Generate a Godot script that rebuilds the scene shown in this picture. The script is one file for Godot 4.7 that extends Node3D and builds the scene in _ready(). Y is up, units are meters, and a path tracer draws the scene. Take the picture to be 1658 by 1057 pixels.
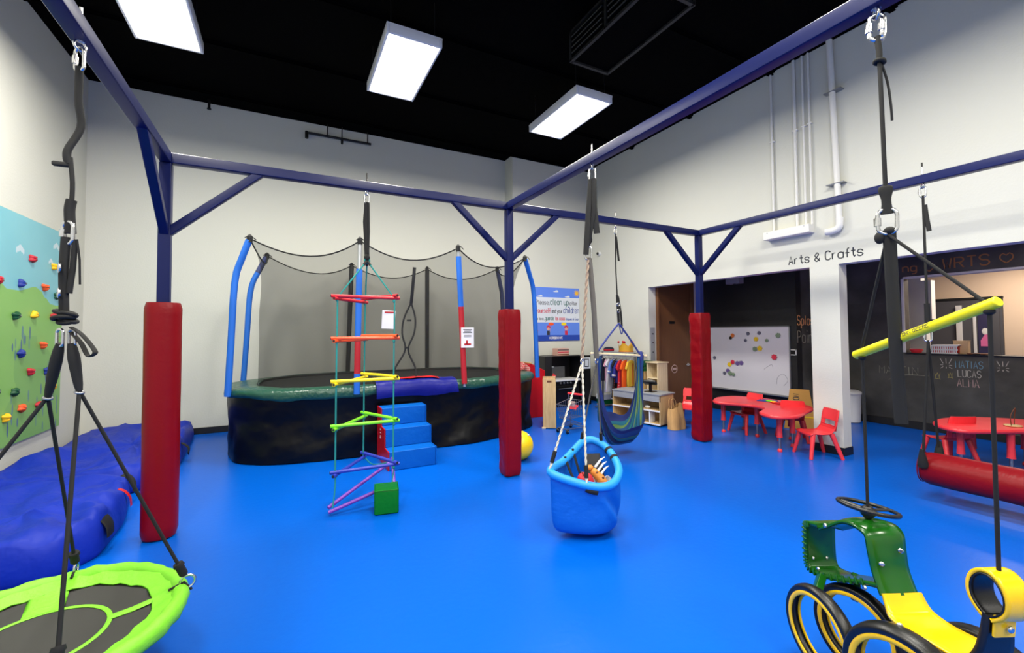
extends Node3D
# A children's play gym: a blue steel swing frame with padded posts, swings, a trampoline, a climbing wall and a crafts corner.
# World axes: x to the right along the rear beam, y up, z towards the viewer; metres.

class MB:
	var v := PackedVector3Array()
	var n := PackedVector3Array()
	var uv := PackedVector2Array()
	var ix := PackedInt32Array()
	var xf := Transform3D()
	func add(p: Vector3, t := Vector2.ZERO) -> int:
		v.append(xf * p)
		n.append(Vector3.ZERO)
		uv.append(t)
		return v.size() - 1
	func tri(a: int, b: int, c: int) -> void:
		ix.append(a)
		ix.append(b)
		ix.append(c)
	func done(i0: int, closed := true) -> void:
		if closed:
			var s := 0.0
			var o := v[ix[i0]]
			for i in range(i0, ix.size(), 3):
				s += (v[ix[i]] - o).dot((v[ix[i + 1]] - o).cross(v[ix[i + 2]] - o))
			if s > 0.0:
				for i in range(i0, ix.size(), 3):
					var k := ix[i + 1]
					ix[i + 1] = ix[i + 2]
					ix[i + 2] = k
		for i in range(i0, ix.size(), 3):
			var a := v[ix[i]]
			var m := (v[ix[i + 2]] - a).cross(v[ix[i + 1]] - a)
			for j in 3:
				n[ix[i + j]] += m
	func face(ids: Array, c: Vector3) -> void:
		var a := v[ids[0]]
		var m := (v[ids[2]] - a).cross(v[ids[1]] - a)
		var flip: bool = m.dot(a - xf * c) < 0.0
		for i in range(1, ids.size() - 1):
			if flip:
				tri(ids[0], ids[i + 1], ids[i])
			else:
				tri(ids[0], ids[i], ids[i + 1])
	func box(c: Vector3, s: Vector3, bev := 0.0, b := Basis()) -> MB:
		var i0 := ix.size()
		var h := s * 0.5
		var id := []
		for k in 8:
			var g := Vector3(1 if k & 1 else -1, 1 if k & 2 else -1, 1 if k & 4 else -1)
			for a in 3:
				var p := h - Vector3.ONE * bev
				p[a] = h[a]
				id.append(add(c + b * (g * p)))
		var bit := [1, 2, 4]
		for a in 3:
			var p: int = bit[(a + 1) % 3]
			var q: int = bit[(a + 2) % 3]
			for s2 in 2:
				var k: int = bit[a] * s2
				face([id[k * 3 + a], id[(k | p) * 3 + a], id[(k | p | q) * 3 + a], id[(k | q) * 3 + a]], c)
		if bev > 0.0:
			for a in 3:
				var p := (a + 1) % 3
				var q := (a + 2) % 3
				for s2 in 4:
					var k0: int = (bit[p] if s2 & 1 else 0) | (bit[q] if s2 & 2 else 0)
					var k1: int = k0 | bit[a]
					face([id[k0 * 3 + p], id[k1 * 3 + p], id[k1 * 3 + q], id[k0 * 3 + q]], c)
			for k in 8:
				face([id[k * 3], id[k * 3 + 1], id[k * 3 + 2]], c)
		done(i0, false)
		return self
	func bx(x0: float, x1: float, y0: float, y1: float, z0: float, z1: float, bev := 0.0) -> MB:
		return box(Vector3(x0 + x1, y0 + y1, z0 + z1) * 0.5, Vector3(absf(x1 - x0), absf(y1 - y0), absf(z1 - z0)), bev)
	func beam(a: Vector3, b: Vector3, w: float, h: float, bev := 0.0, up := Vector3.UP) -> MB:
		var z := (b - a).normalized()
		if absf(z.dot(up)) > 0.98:
			up = Vector3.RIGHT
		var x := up.cross(z).normalized()
		return box((a + b) * 0.5, Vector3(w, h, a.distance_to(b)), bev, Basis(x, z.cross(x), z))
	# rows of points -> a smooth surface; wrap joins the last column to the first, loop joins the last row to the first
	func grid(rows: Array, wrap := true, caps := true, loop := false, closed := true) -> MB:
		var i0 := ix.size()
		var nr := rows.size()
		var nc: int = rows[0].size()
		var b := v.size()
		for r in nr:
			for c in nc:
				add(rows[r][c], Vector2(float(c) / maxf(1, nc - 1 if not wrap else nc), float(r) / maxf(1, nr - 1)))
		for r in (nr if loop else nr - 1):
			var r2 := (r + 1) % nr
			for c in (nc if wrap else nc - 1):
				var c2 := (c + 1) % nc
				var p := b + r * nc + c
				var q := b + r2 * nc + c
				var s := b + r2 * nc + c2
				var t := b + r * nc + c2
				tri(p, q, s)
				tri(p, s, t)
		if caps and wrap and not loop:
			for e in 2:
				var row: PackedVector3Array = rows[0] if e == 0 else rows[nr - 1]
				var m := Vector3.ZERO
				for p in row:
					m += p
				var k := add(m / nc)
				var k0 := v.size()
				for p in row:
					add(p)
				for c in nc:
					if e == 0:
						tri(k, k0 + c, k0 + (c + 1) % nc)
					else:
						tri(k, k0 + (c + 1) % nc, k0 + c)
		done(i0, closed and wrap)
		return self
	func tube(path: Array, rad, sides := 8, loop := false, flat := Vector2.ONE, up := Vector3.ZERO) -> MB:
		var np := path.size()
		var rows := []
		var x := Vector3.ZERO
		for i in np:
			var a: Vector3 = path[(i - 1 + np) % np] if loop or i > 0 else path[0]
			var c: Vector3 = path[(i + 1) % np] if loop or i < np - 1 else path[np - 1]
			var t := (c - a).normalized()
			if up != Vector3.ZERO:
				x = up - t * up.dot(t)
				if x.length() < 0.01:
					x = Vector3(t.y, t.z, t.x) - t * Vector3(t.y, t.z, t.x).dot(t)
			elif i == 0:
				x = (Vector3.UP if absf(t.y) < 0.9 else Vector3.RIGHT)
				x = x - t * x.dot(t)
			else:
				x = x - t * x.dot(t)
			x = x.normalized()
			var y := t.cross(x)
			var r: float = rad[i] if rad is Array else rad
			var row := PackedVector3Array()
			for k in sides:
				var g := TAU * k / sides
				row.append(path[i] + x * (cos(g) * r * flat.x) + y * (sin(g) * r * flat.y))
			rows.append(row)
		return grid(rows, true, not loop, loop)
	func rod(a: Vector3, b: Vector3, r: float, sides := 8) -> MB:
		return tube([a, b], r, sides)
	func lathe(prof: Array, at: Vector3, segs := 20, b := Basis(), caps := true) -> MB:
		var rows := []
		for p in prof:
			var row := PackedVector3Array()
			for k in segs:
				var g := TAU * k / segs
				row.append(at + b * Vector3(p.x * cos(g), p.y, p.x * sin(g)))
			rows.append(row)
		return grid(rows, true, caps)
	func ball(c: Vector3, r: Vector3, segs := 14, b := Basis()) -> MB:
		var rows := []
		var half := segs / 2
		for i in half + 1:
			var f := PI * (i + 0.02) / (half + 0.04)
			var row := PackedVector3Array()
			for k in segs:
				var g := TAU * k / segs
				row.append(c + b * (r * Vector3(sin(f) * cos(g), cos(f), sin(f) * sin(g))))
			rows.append(row)
		return grid(rows, true, false)
	# outline in the local xy plane, pushed along z from 0 to d
	func prism(poly: PackedVector2Array, d: float, t := Transform3D(), bev := 0.0, sharp := false) -> MB:
		if poly.size() > 2 and poly[0].is_equal_approx(poly[poly.size() - 1]):
			poly.remove_at(poly.size() - 1)
		if Geometry2D.is_polygon_clockwise(poly):
			poly.reverse()
		var np := poly.size()
		var inner := PackedVector2Array()
		for i in np:
			var e := (poly[(i + 1) % np] - poly[(i - 1 + np) % np]).normalized()
			inner.append(poly[i] + Vector2(-e.y, e.x) * bev)
		var i0 := ix.size()
		var lev := [[inner, 0.0], [poly, bev], [poly, d - bev], [inner, d]] if bev > 0.0 else [[poly, 0.0], [poly, d]]
		if sharp:
			for l in lev.size() - 1:
				for i in np:
					var j := (i + 1) % np
					var a := add(t * Vector3(lev[l][0][i].x, lev[l][0][i].y, lev[l][1]))
					var b := add(t * Vector3(lev[l + 1][0][i].x, lev[l + 1][0][i].y, lev[l + 1][1]))
					var c := add(t * Vector3(lev[l + 1][0][j].x, lev[l + 1][0][j].y, lev[l + 1][1]))
					var e := add(t * Vector3(lev[l][0][j].x, lev[l][0][j].y, lev[l][1]))
					tri(a, b, c)
					tri(a, c, e)
		else:
			var base := v.size()
			for l in lev:
				for p in l[0]:
					add(t * Vector3(p.x, p.y, l[1]))
			for l in lev.size() - 1:
				for i in np:
					var j := (i + 1) % np
					tri(base + l * np + i, base + (l + 1) * np + i, base + (l + 1) * np + j)
					tri(base + l * np + i, base + (l + 1) * np + j, base + l * np + j)
		var tr := Geometry2D.triangulate_polygon(inner)
		for e in 2:
			var k0 := v.size()
			for p in inner:
				add(t * Vector3(p.x, p.y, 0.0 if e == 0 else d), p)
			for i in range(0, tr.size(), 3):
				# triangulate_polygon keeps the outline's sense
				var a := inner[tr[i]]
				var s := (inner[tr[i + 1]] - a).cross(inner[tr[i + 2]] - a)
				if (s > 0.0) == (e == 0):
					tri(k0 + tr[i], k0 + tr[i + 1], k0 + tr[i + 2])
				else:
					tri(k0 + tr[i], k0 + tr[i + 2], k0 + tr[i + 1])
		done(i0)
		return self
	func quad(a: Vector3, b: Vector3, c: Vector3, d: Vector3) -> MB:   # a top left, b top right, c bottom right, d bottom left as seen from the front
		var i0 := ix.size()
		var p := add(a, Vector2(0, 0))
		var q := add(b, Vector2(1, 0))
		var r := add(c, Vector2(1, 1))
		var s := add(d, Vector2(0, 1))
		tri(p, q, r)
		tri(p, r, s)
		done(i0, false)
		return self
	func mesh(shift := Vector3.ZERO) -> ArrayMesh:
		var vv := v.duplicate()
		var nn := n.duplicate()
		for i in vv.size():
			vv[i] -= shift
			nn[i] = nn[i].normalized() if nn[i].length_squared() > 0.0 else Vector3.UP
		var a := []
		a.resize(Mesh.ARRAY_MAX)
		a[Mesh.ARRAY_VERTEX] = vv
		a[Mesh.ARRAY_NORMAL] = nn
		a[Mesh.ARRAY_TEX_UV] = uv
		a[Mesh.ARRAY_INDEX] = ix
		var m := ArrayMesh.new()
		m.add_surface_from_arrays(Mesh.PRIMITIVE_TRIANGLES, a)
		return m

var M := {}
var taken := {}
var rng := RandomNumberGenerator.new()
var noise := FastNoiseLite.new()

func nz(x: float, y: float, z: float) -> float:
	return noise.get_noise_3d(x * 100.0, y * 100.0, z * 100.0)

func numbered(called: String) -> String:
	var k: int = taken.get(called, 0)
	taken[called] = k + 1
	return called if k == 0 else "%s_%03d" % [called, k]

func tag(o: Node3D, label: String, category: String, group := "") -> Node3D:
	o.set_meta("label", label)
	o.set_meta("category", category)
	if group != "":
		o.set_meta("group", group)
	return o

func thing(called: String, label: String, category: String, at := Vector3.ZERO, group := "") -> Node3D:
	var o := Node3D.new()
	o.name = numbered(called)
	add_child(o)
	o.position = at
	return tag(o, label, category, group)

func where(p: Node) -> Vector3:
	var s := Vector3.ZERO
	while p != self and p is Node3D:
		s += p.position
		p = p.get_parent()
	return s

# a part: its shape is given in the room's axes and stored relative to its parent
func part(called: String, b: MB, m: Material, parent: Node3D, label := "") -> MeshInstance3D:
	var o := MeshInstance3D.new()
	o.name = called
	o.mesh = b.mesh(where(parent))
	o.material_override = m
	parent.add_child(o, true)
	if label != "":
		o.set_meta("label", label)
	return o

func solo(called: String, b: MB, m: Material, label: String, category: String, at: Vector3, group := "") -> MeshInstance3D:
	var o := MeshInstance3D.new()
	o.name = numbered(called)
	o.mesh = b.mesh(at)
	o.material_override = m
	o.position = at
	add_child(o)
	tag(o, label, category, group)
	return o

func struct(called: String, b: MB, m: Material, label := "") -> MeshInstance3D:
	var o := MeshInstance3D.new()
	o.name = numbered(called)
	o.mesh = b.mesh()
	o.material_override = m
	add_child(o)
	o.set_meta("kind", "structure")
	if label != "":
		o.set_meta("label", label)
	return o

func copy(o: Node3D, at: Vector3, turn: float, label: String) -> Node3D:
	var c: Node3D = o.duplicate()
	c.name = numbered(String(o.name).trim_suffix("_000"))
	add_child(c)
	c.position = at
	c.rotation.y = turn
	c.set_meta("label", label)
	return c

var relief := {}
func noise_map(freq: float, bump: float, kind := 0) -> NoiseTexture2D:
	var key := "%s %s %s" % [freq, bump, kind]
	if not relief.has(key):
		var f := FastNoiseLite.new()
		f.seed = 7
		f.frequency = freq
		f.fractal_octaves = 4
		if kind == 1:
			f.noise_type = FastNoiseLite.TYPE_CELLULAR
			f.cellular_return_type = FastNoiseLite.RETURN_DISTANCE2_SUB
		var t := NoiseTexture2D.new()
		t.width = 512
		t.height = 512
		t.seamless = true
		t.noise = f
		if bump > 0.0:
			t.as_normal_map = true
			t.bump_strength = bump
		relief[key] = t
	return relief[key]

func mat(key: String, c: Color, rough := 0.6, metal := 0.0) -> StandardMaterial3D:
	var m := StandardMaterial3D.new()
	m.resource_name = key
	m.albedo_color = c
	m.roughness = rough
	m.metallic = metal
	M[key] = m
	return m

func bumped(m: StandardMaterial3D, freq: float, bump: float, scale: float, strength := 1.0, kind := 0) -> StandardMaterial3D:
	m.normal_enabled = true
	m.normal_texture = noise_map(freq, bump, kind)
	m.normal_scale = strength
	m.uv1_triplanar = true
	m.uv1_world_triplanar = true
	m.uv1_scale = Vector3.ONE * scale
	return m

# letters as pen strokes on a grid four wide and eight high: baseline 2, x-height 6, capitals to 8
const PEN := {
	"A": "02 28 42|14 34", "C": "47 38 18 07 03 12 32 43", "D": "02 08 28 46 44 22 02", "E": "48 08 02 42|05 35", "F": "48 08 02|05 35", "G": "47 38 18 07 03 12 32 43 45 25",
	"H": "02 08|42 48|05 45", "I": "22 28", "J": "38 33 22 12 03", "K": "02 08|48 05 42", "L": "08 02 42", "M": "02 08 25 48 42", "N": "02 08 42 48", "O": "18 07 03 12 32 43 47 38 18",
	"P": "02 08 38 47 46 35 05", "R": "02 08 38 47 46 35 05|25 42", "S": "47 38 18 07 06 15 35 44 43 32 12 03", "T": "08 48|28 22", "U": "08 03 12 32 43 48", "V": "08 22 48",
	"W": "08 12 26 32 48", "Y": "08 25 48|25 22", "Z": "08 48 02 42",
	"a": "46 42|45 36 16 05 03 12 32 43", "c": "45 36 16 05 03 12 32 43", "d": "48 42|45 36 16 05 03 12 32 43", "e": "04 44 45 36 16 05 03 12 32 43", "f": "48 38 27 22|05 45",
	"g": "46 41 30 10|45 36 16 05 03 12 32 43", "h": "08 02|05 16 36 45 42", "i": "26 22|28 28", "j": "26 21 10|28 28", "k": "08 02|36 04 32", "l": "28 22", "m": "02 06|05 16 26 22|25 36 46 42",
	"n": "02 06|05 16 36 45 42", "o": "16 05 03 12 32 43 45 36 16", "p": "00 06|05 16 36 45 43 32 12 03", "r": "02 06|04 16 36", "s": "45 36 16 05 14 34 43 32 12 03", "t": "28 23 32 43|06 46",
	"u": "06 03 12 32 43|46 42", "v": "06 22 46", "y": "06 23|46 10", "&": "42 06 17 28 37 36 04 03 12 22 44", ",": "23 11", ".": "22 22", "!": "24 28|22 22",
	"*": "35 48|25 28|15 08|13 02|23 22|33 42|04 14|34 44", "@": "22 04 06 17 26 37 46 44 22", "#": "28 35 48 34 42 23 02 14 08 15 28",
}

func pen(b: MB, text: String, t: Transform3D, size: float, wide: float, thick: float, gap := 1.5) -> float:
	# size is the height of a capital; t.x runs along the line, t.z out of the surface
	var k := size / 6.0
	var x := 0.0
	var keep := b.xf
	for ch in text:
		if ch == " ":
			x += 3.2 * k * wide
			continue
		var narrow: float = 0.35 if ch in "il.,!I" else (0.75 if ch in "frt" else 1.0)
		for stroke in String(PEN.get(ch, "02 42")).split("|"):
			var path := []
			for q in stroke.split(" "):
				var px := (float(q[0].to_int()) - 2.0) * narrow + 2.0 * narrow
				if narrow < 0.5:
					px = (float(q[0].to_int()) - 2.0) * 0.6 + 0.7
				path.append(Vector3(x + px * k * wide, (float(q[1].to_int()) - 2.0) * k, 0.0))
			b.xf = keep * t
			if path.size() == 2 and path[0].is_equal_approx(path[1]):
				b.ball(path[0], Vector3(thick, thick, thick * 0.3), 6)
			else:
				var soft := [path[0]]
				for i in range(1, path.size() - 1):
					if (path[i] - path[i - 1]).angle_to(path[i + 1] - path[i]) > 1.2:
						soft.append(path[i])
						continue
					soft.append(path[i].lerp(path[i - 1], 0.25))
					soft.append(path[i].lerp(path[i + 1], 0.25))
				soft.append(path[path.size() - 1])
				b.tube(soft, thick * 0.5, 6, false, Vector2(0.35, 1.0), Vector3(0, 0, 1))
			b.xf = keep
		x += (4.0 * narrow + (0.0 if narrow > 0.5 else 0.2) + gap) * k * wide
	return x

func ring(c: Vector3, r: float, axis: Vector3, count := 24) -> Array:
	var z := axis.normalized()
	var x := (Vector3.UP if absf(z.y) < 0.9 else Vector3.RIGHT).cross(z).normalized()
	var y := z.cross(x)
	var out := []
	for i in count:
		var g := TAU * i / count
		out.append(c + x * (cos(g) * r) + y * (sin(g) * r))
	return out

func smooth(pts: Array, each := 5) -> Array:
	var out := []
	for i in pts.size() - 1:
		var a: Vector3 = pts[maxi(i - 1, 0)]
		var b: Vector3 = pts[i]
		var c: Vector3 = pts[i + 1]
		var d: Vector3 = pts[mini(i + 2, pts.size() - 1)]
		for k in each:
			out.append(b.cubic_interpolate(c, a, d, float(k) / each))
	out.append(pts[pts.size() - 1])
	return out

func circle(r: float, count := 24, c := Vector2.ZERO) -> PackedVector2Array:
	var out := PackedVector2Array()
	for i in count:
		out.append(c + Vector2(cos(TAU * i / count), sin(TAU * i / count)) * r)
	return out

# an oblong screw link: a long loop of round bar with a nut on one side
func link(called: String, c: Vector3, h: float, w: float, r: float, side: Vector3, parent: Node3D, nut := true) -> void:
	var path := []
	for i in 20:
		var g := TAU * i / 20
		path.append(c + side * (cos(g) * w * 0.5) + Vector3.UP * (sin(g) * w * 0.5 + signf(sin(g) + 0.001) * (h - w) * 0.5))
	var o := part(called, MB.new().tube(path, r, 8, true), M.steel, parent)
	if nut:
		part("lock_sleeve", MB.new().tube([c - side * w * 0.5 - Vector3.UP * h * 0.16, c - side * w * 0.5 + Vector3.UP * h * 0.16], r * 1.7, 6), M.steel, o)

func webbing(path: Array, wide: float, up: Vector3, thick := 0.004) -> MB:
	return MB.new().tube(path, wide * 0.5, 8, false, Vector2(1.0, thick / wide * 2.0), up)

func _ready() -> void:
	rng.seed = 11
	noise.seed = 3
	noise.frequency = 0.01
	noise.fractal_octaves = 3
	camera_and_light()
	materials()
	room()
	crafts_room()
	ceiling_things()
	swing_frame()
	climbing_wall()
	crash_mats()
	trampoline()
	foam_things()
	saucer_swing()
	rope_ladder()
	bucket_swing()
	hammock_swing()
	tractor_swing()
	bolster_swing()
	play_corner()
	furniture()
	wall_things()

func camera_and_light() -> void:
	var yaw := deg_to_rad(27.463)
	var pitch := deg_to_rad(1.803)
	var roll := deg_to_rad(0.371)
	var f0 := Vector3(sin(yaw), 0, -cos(yaw))
	var r0 := Vector3(cos(yaw), 0, sin(yaw))
	var f := f0 * cos(pitch) + Vector3.UP * sin(pitch)
	var u := Vector3.UP * cos(pitch) - f0 * sin(pitch)
	var c := Camera3D.new()
	c.name = "camera"
	c.projection = Camera3D.PROJECTION_FRUSTUM
	c.near = 0.05
	c.far = 60.0
	c.size = 1057.0 / 704.526 * c.near
	c.frustum_offset = Vector2(0, -15.02 / 704.526 * c.near)
	c.transform = Transform3D(Basis(r0 * cos(roll) - u * sin(roll), u * cos(roll) + r0 * sin(roll), -f), Vector3(0, 1.572, 0))
	add_child(c)
	c.current = true
	var w := WorldEnvironment.new()
	w.name = "surroundings"
	var e := Environment.new()
	e.background_mode = Environment.BG_COLOR
	e.background_color = Color.BLACK
	e.tonemap_mode = Environment.TONE_MAPPER_LINEAR
	e.tonemap_exposure = EXPOSURE
	e.sdfgi_enabled = true
	e.ssao_enabled = true
	e.ssil_enabled = true
	w.environment = e
	add_child(w)

const EXPOSURE := 1.30
const PANEL_ENERGY := 10.0
const HALL_LAMPS := [Vector2(-1.14, -5.18), Vector2(1.20, -5.13), Vector2(3.65, -5.2), Vector2(-1.14, -1.4), Vector2(1.20, -1.4), Vector2(3.65, -1.4), Vector2(-1.14, 2.3), Vector2(1.20, 2.3), Vector2(3.65, 2.3)]

func ceiling_light(called: String, label: String, at: Vector3, size: Vector2, energy: float, tint: Color, drop := 0.0) -> void:
	var t := thing(called, label, "ceiling light", at, "lit ceiling panels" if drop > 0.0 else "")
	var w := size.x * 0.5
	var l := size.y * 0.5
	var h := MB.new()
	h.bx(at.x - w, at.x + w, at.y + 0.07, at.y + 0.1, at.z - l, at.z + l)
	for s in [-1, 1]:
		h.box(at + Vector3(s * (w - 0.015), 0.04, 0), Vector3(0.03, 0.1, l * 2), 0.006)
		h.box(at + Vector3(0, 0.04, s * (l - 0.015)), Vector3(w * 2 - 0.06, 0.1, 0.03), 0.006)
	part("housing", h, M.lamp_housing, t)
	part("diffuser", MB.new().box(at + Vector3(0, 0.012, 0), Vector3(w * 2 - 0.06, 0.01, l * 2 - 0.06)), M.lamp_glow, t, "glowing white diffuser")
	if drop > 0.0:
		for sx in [-1, 1]:
			for sz in [-1, 1]:
				part("hanger_wire", MB.new().rod(at + Vector3(sx * w * 0.8, 0.1, sz * l * 0.85), at + Vector3(sx * w * 0.8, drop, sz * l * 0.85), 0.004, 5), M.black_metal, t)
	var a := AreaLight3D.new()
	a.name = "light"
	a.area_size = Vector2(w * 2 - 0.08, l * 2 - 0.08)
	a.area_normalize_energy = true
	a.light_energy = energy
	a.light_color = tint
	a.shadow_enabled = true
	a.area_range = 16.0
	a.area_attenuation = 2.0
	a.rotation = Vector3(-PI / 2, 0, 0)
	a.position = Vector3(0, -0.005, 0)
	t.add_child(a)

func materials() -> void:
	var w := bumped(mat("wall_paint", Color(0.80, 0.80, 0.765), 0.85), 0.05, 2.0, 1.2, 0.25)
	w.metallic_specular = 0.3
	bumped(mat("trim_white", Color(0.86, 0.855, 0.84), 0.6), 0.03, 2.0, 1.2, 0.15)
	var fl := bumped(mat("floor_blue", Color(0.0, 0.335, 0.74), 0.30), 0.04, 2.0, 0.8, 0.10)
	fl.metallic_specular = 0.26
	bumped(mat("ceiling_black", Color(0.011, 0.010, 0.010), 0.9), 0.06, 4.0, 1.5, 0.6).metallic_specular = 0.12
	mat("black_metal", Color(0.02, 0.02, 0.022), 0.5)
	mat("dark_duct", Color(0.06, 0.06, 0.065), 0.6)
	mat("baseboard", Color(0.07, 0.075, 0.09), 0.45)
	mat("frame_blue", Color(0.02, 0.07, 0.28), 0.34).metallic_specular = 0.36
	mat("lamp_housing", Color(0.85, 0.85, 0.86), 0.5)
	var g := mat("lamp_glow", Color(0.9, 0.9, 0.9), 0.6)
	g.emission_enabled = true
	g.emission = Color(1.0, 0.99, 0.96)
	g.emission_energy_multiplier = 3.0
	mat("steel", Color(0.80, 0.80, 0.80), 0.22, 1.0)
	mat("silver_tube", Color(0.75, 0.76, 0.77), 0.35, 0.8)
	for k in [["pad_red", Color(0.48, 0.015, 0.06)], ["bolster_red", Color(0.47, 0.02, 0.065)], ["vinyl_blue", Color(0.02, 0.36, 0.72)], ["vinyl_royal", Color(0.08, 0.10, 0.47)], ["vinyl_crimson", Color(0.72, 0.08, 0.12)], ["vinyl_green", Color(0.02, 0.42, 0.10)]]:
		bumped(mat(k[0], k[1], 0.36), 0.012, 6.0, 2.2, 0.35).metallic_specular = 0.32
	bumped(mat("mat_blue", Color(0.07, 0.17, 0.62), 0.5), 0.008, 10.0, 1.1, 0.5).metallic_specular = 0.3
	bumped(mat("skirt_black", Color(0.012, 0.014, 0.026), 0.36), 0.005, 8.0, 0.5, 0.8).metallic_specular = 0.34
	bumped(mat("rim_green", Color(0.11, 0.29, 0.23), 0.30), 0.010, 10.0, 1.3, 0.8)
	bumped(mat("bed_black", Color(0.05, 0.05, 0.052), 0.8), 0.2, 4.0, 8.0, 0.3)
	var net := mat("net_mesh", Color(0.11, 0.11, 0.105, 0.36), 0.9)
	net.transparency = BaseMaterial3D.TRANSPARENCY_ALPHA
	net.cull_mode = BaseMaterial3D.CULL_DISABLED
	mat("foam_blue", Color(0.10, 0.40, 0.78), 0.6)
	mat("foam_navy", Color(0.20, 0.24, 0.42), 0.6)
	mat("foam_red", Color(0.70, 0.08, 0.13), 0.6)
	mat("foam_black", Color(0.10, 0.10, 0.10), 0.7)
	mat("web_black", Color(0.045, 0.045, 0.043), 0.8)
	mat("web_grey", Color(0.36, 0.34, 0.31), 0.85)
	mat("rope_black", Color(0.04, 0.04, 0.042), 0.85)
	mat("rope_white", Color(0.80, 0.77, 0.70), 0.85)
	mat("rope_tan", Color(0.58, 0.50, 0.43), 0.85)
	mat("rope_teal", Color(0.10, 0.52, 0.50), 0.8)
	mat("cord_blue", Color(0.18, 0.22, 0.48), 0.8)
	for k in [["rung_red", Color(0.78, 0.10, 0.16)], ["rung_orange", Color(0.95, 0.33, 0.12)], ["rung_yellow", Color(0.95, 0.82, 0.08)], ["rung_green", Color(0.48, 0.85, 0.12)], ["rung_blue", Color(0.17, 0.22, 0.66)], ["rung_purple", Color(0.45, 0.22, 0.66)]]:
		mat(k[0], k[1], 0.4)
	bumped(mat("lime", Color(0.46, 0.78, 0.14), 0.55), 0.03, 6.0, 2.0, 0.35)
	bumped(mat("saucer_mesh", Color(0.175, 0.17, 0.165), 0.75), 0.25, 4.0, 8.0, 0.3)
	bumped(mat("bucket_blue", Color(0.01, 0.37, 0.78), 0.42), 0.01, 8.0, 2.0, 0.4)
	mat("bucket_rim", Color(0.08, 0.55, 0.88), 0.5)
	mat("tire_green", Color(0.06, 0.32, 0.045), 0.22)
	mat("tire_yellow", Color(0.92, 0.74, 0.02), 0.22)
	bumped(mat("tire_black", Color(0.045, 0.045, 0.047), 0.35), 0.1, 4.0, 6.0, 0.3)
	mat("bar_yellow", Color(0.86, 0.82, 0.03), 0.4)
	mat("plastic_red", Color(0.90, 0.22, 0.25), 0.33)
	mat("plastic_white", Color(0.86, 0.86, 0.85), 0.4)
	mat("plastic_yellow", Color(0.95, 0.80, 0.05), 0.35)
	mat("plastic_green", Color(0.05, 0.38, 0.18), 0.4)
	mat("plastic_black", Color(0.04, 0.04, 0.045), 0.35)
	mat("grey_metal", Color(0.60, 0.61, 0.63), 0.35, 0.9)
	wood("birch", Color(0.82, 0.70, 0.50), Color(0.74, 0.60, 0.40))
	wood("birch_pale", Color(0.86, 0.79, 0.66), Color(0.80, 0.72, 0.57))
	mat("laminate_grey", Color(0.56, 0.57, 0.59), 0.5)
	mat("laminate_white", Color(0.86, 0.86, 0.87), 0.45)
	wood("door_brown", Color(0.40, 0.25, 0.13), Color(0.37, 0.225, 0.115))
	bumped(mat("chalkboard", Color(0.20, 0.195, 0.19), 0.55), 0.02, 4.0, 1.0, 0.2)
	chalk_smears(M.chalkboard, Color(0.23, 0.225, 0.205), Color(0.36, 0.355, 0.335))
	chalk_smears(bumped(mat("black_paint", Color.WHITE, 0.5), 0.02, 4.0, 1.0, 0.2), Color(0.055, 0.055, 0.06), Color(0.10, 0.10, 0.11))
	for k in [["chalk_white", Color(0.72, 0.70, 0.66)], ["chalk_pink", Color(0.72, 0.60, 0.58)], ["chalk_blue", Color(0.42, 0.58, 0.66)], ["chalk_yellow", Color(0.66, 0.62, 0.36)], ["chalk_orange", Color(0.92, 0.66, 0.42)], ["chalk_faint", Color(0.58, 0.57, 0.50)], ["chalk_brown", Color(0.66, 0.46, 0.28)], ["chalk_green", Color(0.50, 0.56, 0.42)]]:
		mat(k[0], k[1], 0.95)
	mat("whiteboard", Color(0.80, 0.79, 0.82), 0.18)
	mat("beige_wall", Color(0.86, 0.77, 0.67), 0.85)
	mat("grey_wall", Color(0.30, 0.30, 0.32), 0.8)
	mat("ink_dark", Color(0.16, 0.17, 0.20), 0.8)
	bumped(mat("paper_brown", Color(0.72, 0.56, 0.36), 0.85), 0.02, 8.0, 3.0, 0.5)
	mat("paper_white", Color(0.90, 0.89, 0.90), 0.5)
	mat("cardboard", Color(0.74, 0.58, 0.38), 0.85)

func wood(key: String, a: Color, b: Color) -> void:
	var im := Image.create(256, 256, false, Image.FORMAT_RGB8)
	var f := FastNoiseLite.new()
	f.seed = 5
	f.frequency = 0.02
	for y in 256:
		for x in 256:
			var k := 0.5 + 0.5 * sin(x * 0.35 + 5.0 * f.get_noise_2d(x * 2.0, y * 0.25) + 2.0 * f.get_noise_2d(x, y * 0.1))
			im.set_pixel(x, y, a.lerp(b, clampf(k * 0.7 + 0.3 * f.get_noise_2d(x * 8.0, y), 0.0, 1.0)))
	var m := mat(key, Color.WHITE, 0.55)
	m.albedo_texture = ImageTexture.create_from_image(im)
	m.uv1_triplanar = true
	m.uv1_world_triplanar = true
	m.uv1_scale = Vector3(1.5, 1.5, 1.5)

# wiped chalk dust: cloudy patches of lighter grey on the board
func chalk_smears(m: StandardMaterial3D, a: Color, b: Color) -> void:
	var im := Image.create(512, 512, false, Image.FORMAT_RGB8)
	var f := FastNoiseLite.new()
	f.seed = 21
	f.frequency = 0.006
	f.fractal_octaves = 5
	for y in 512:
		for x in 512:
			var k := 0.5 + 0.5 * f.get_noise_3d(cos(TAU * x / 512.0) * 80.0, sin(TAU * x / 512.0) * 80.0, y * 1.2)
			k = clampf(k * 1.6 - 0.4, 0.0, 1.0)
			im.set_pixel(x, y, a.lerp(b, k))
	m.albedo_color = Color.WHITE
	m.albedo_texture = ImageTexture.create_from_image(im)
	m.uv1_scale = Vector3.ONE * 0.5

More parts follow.
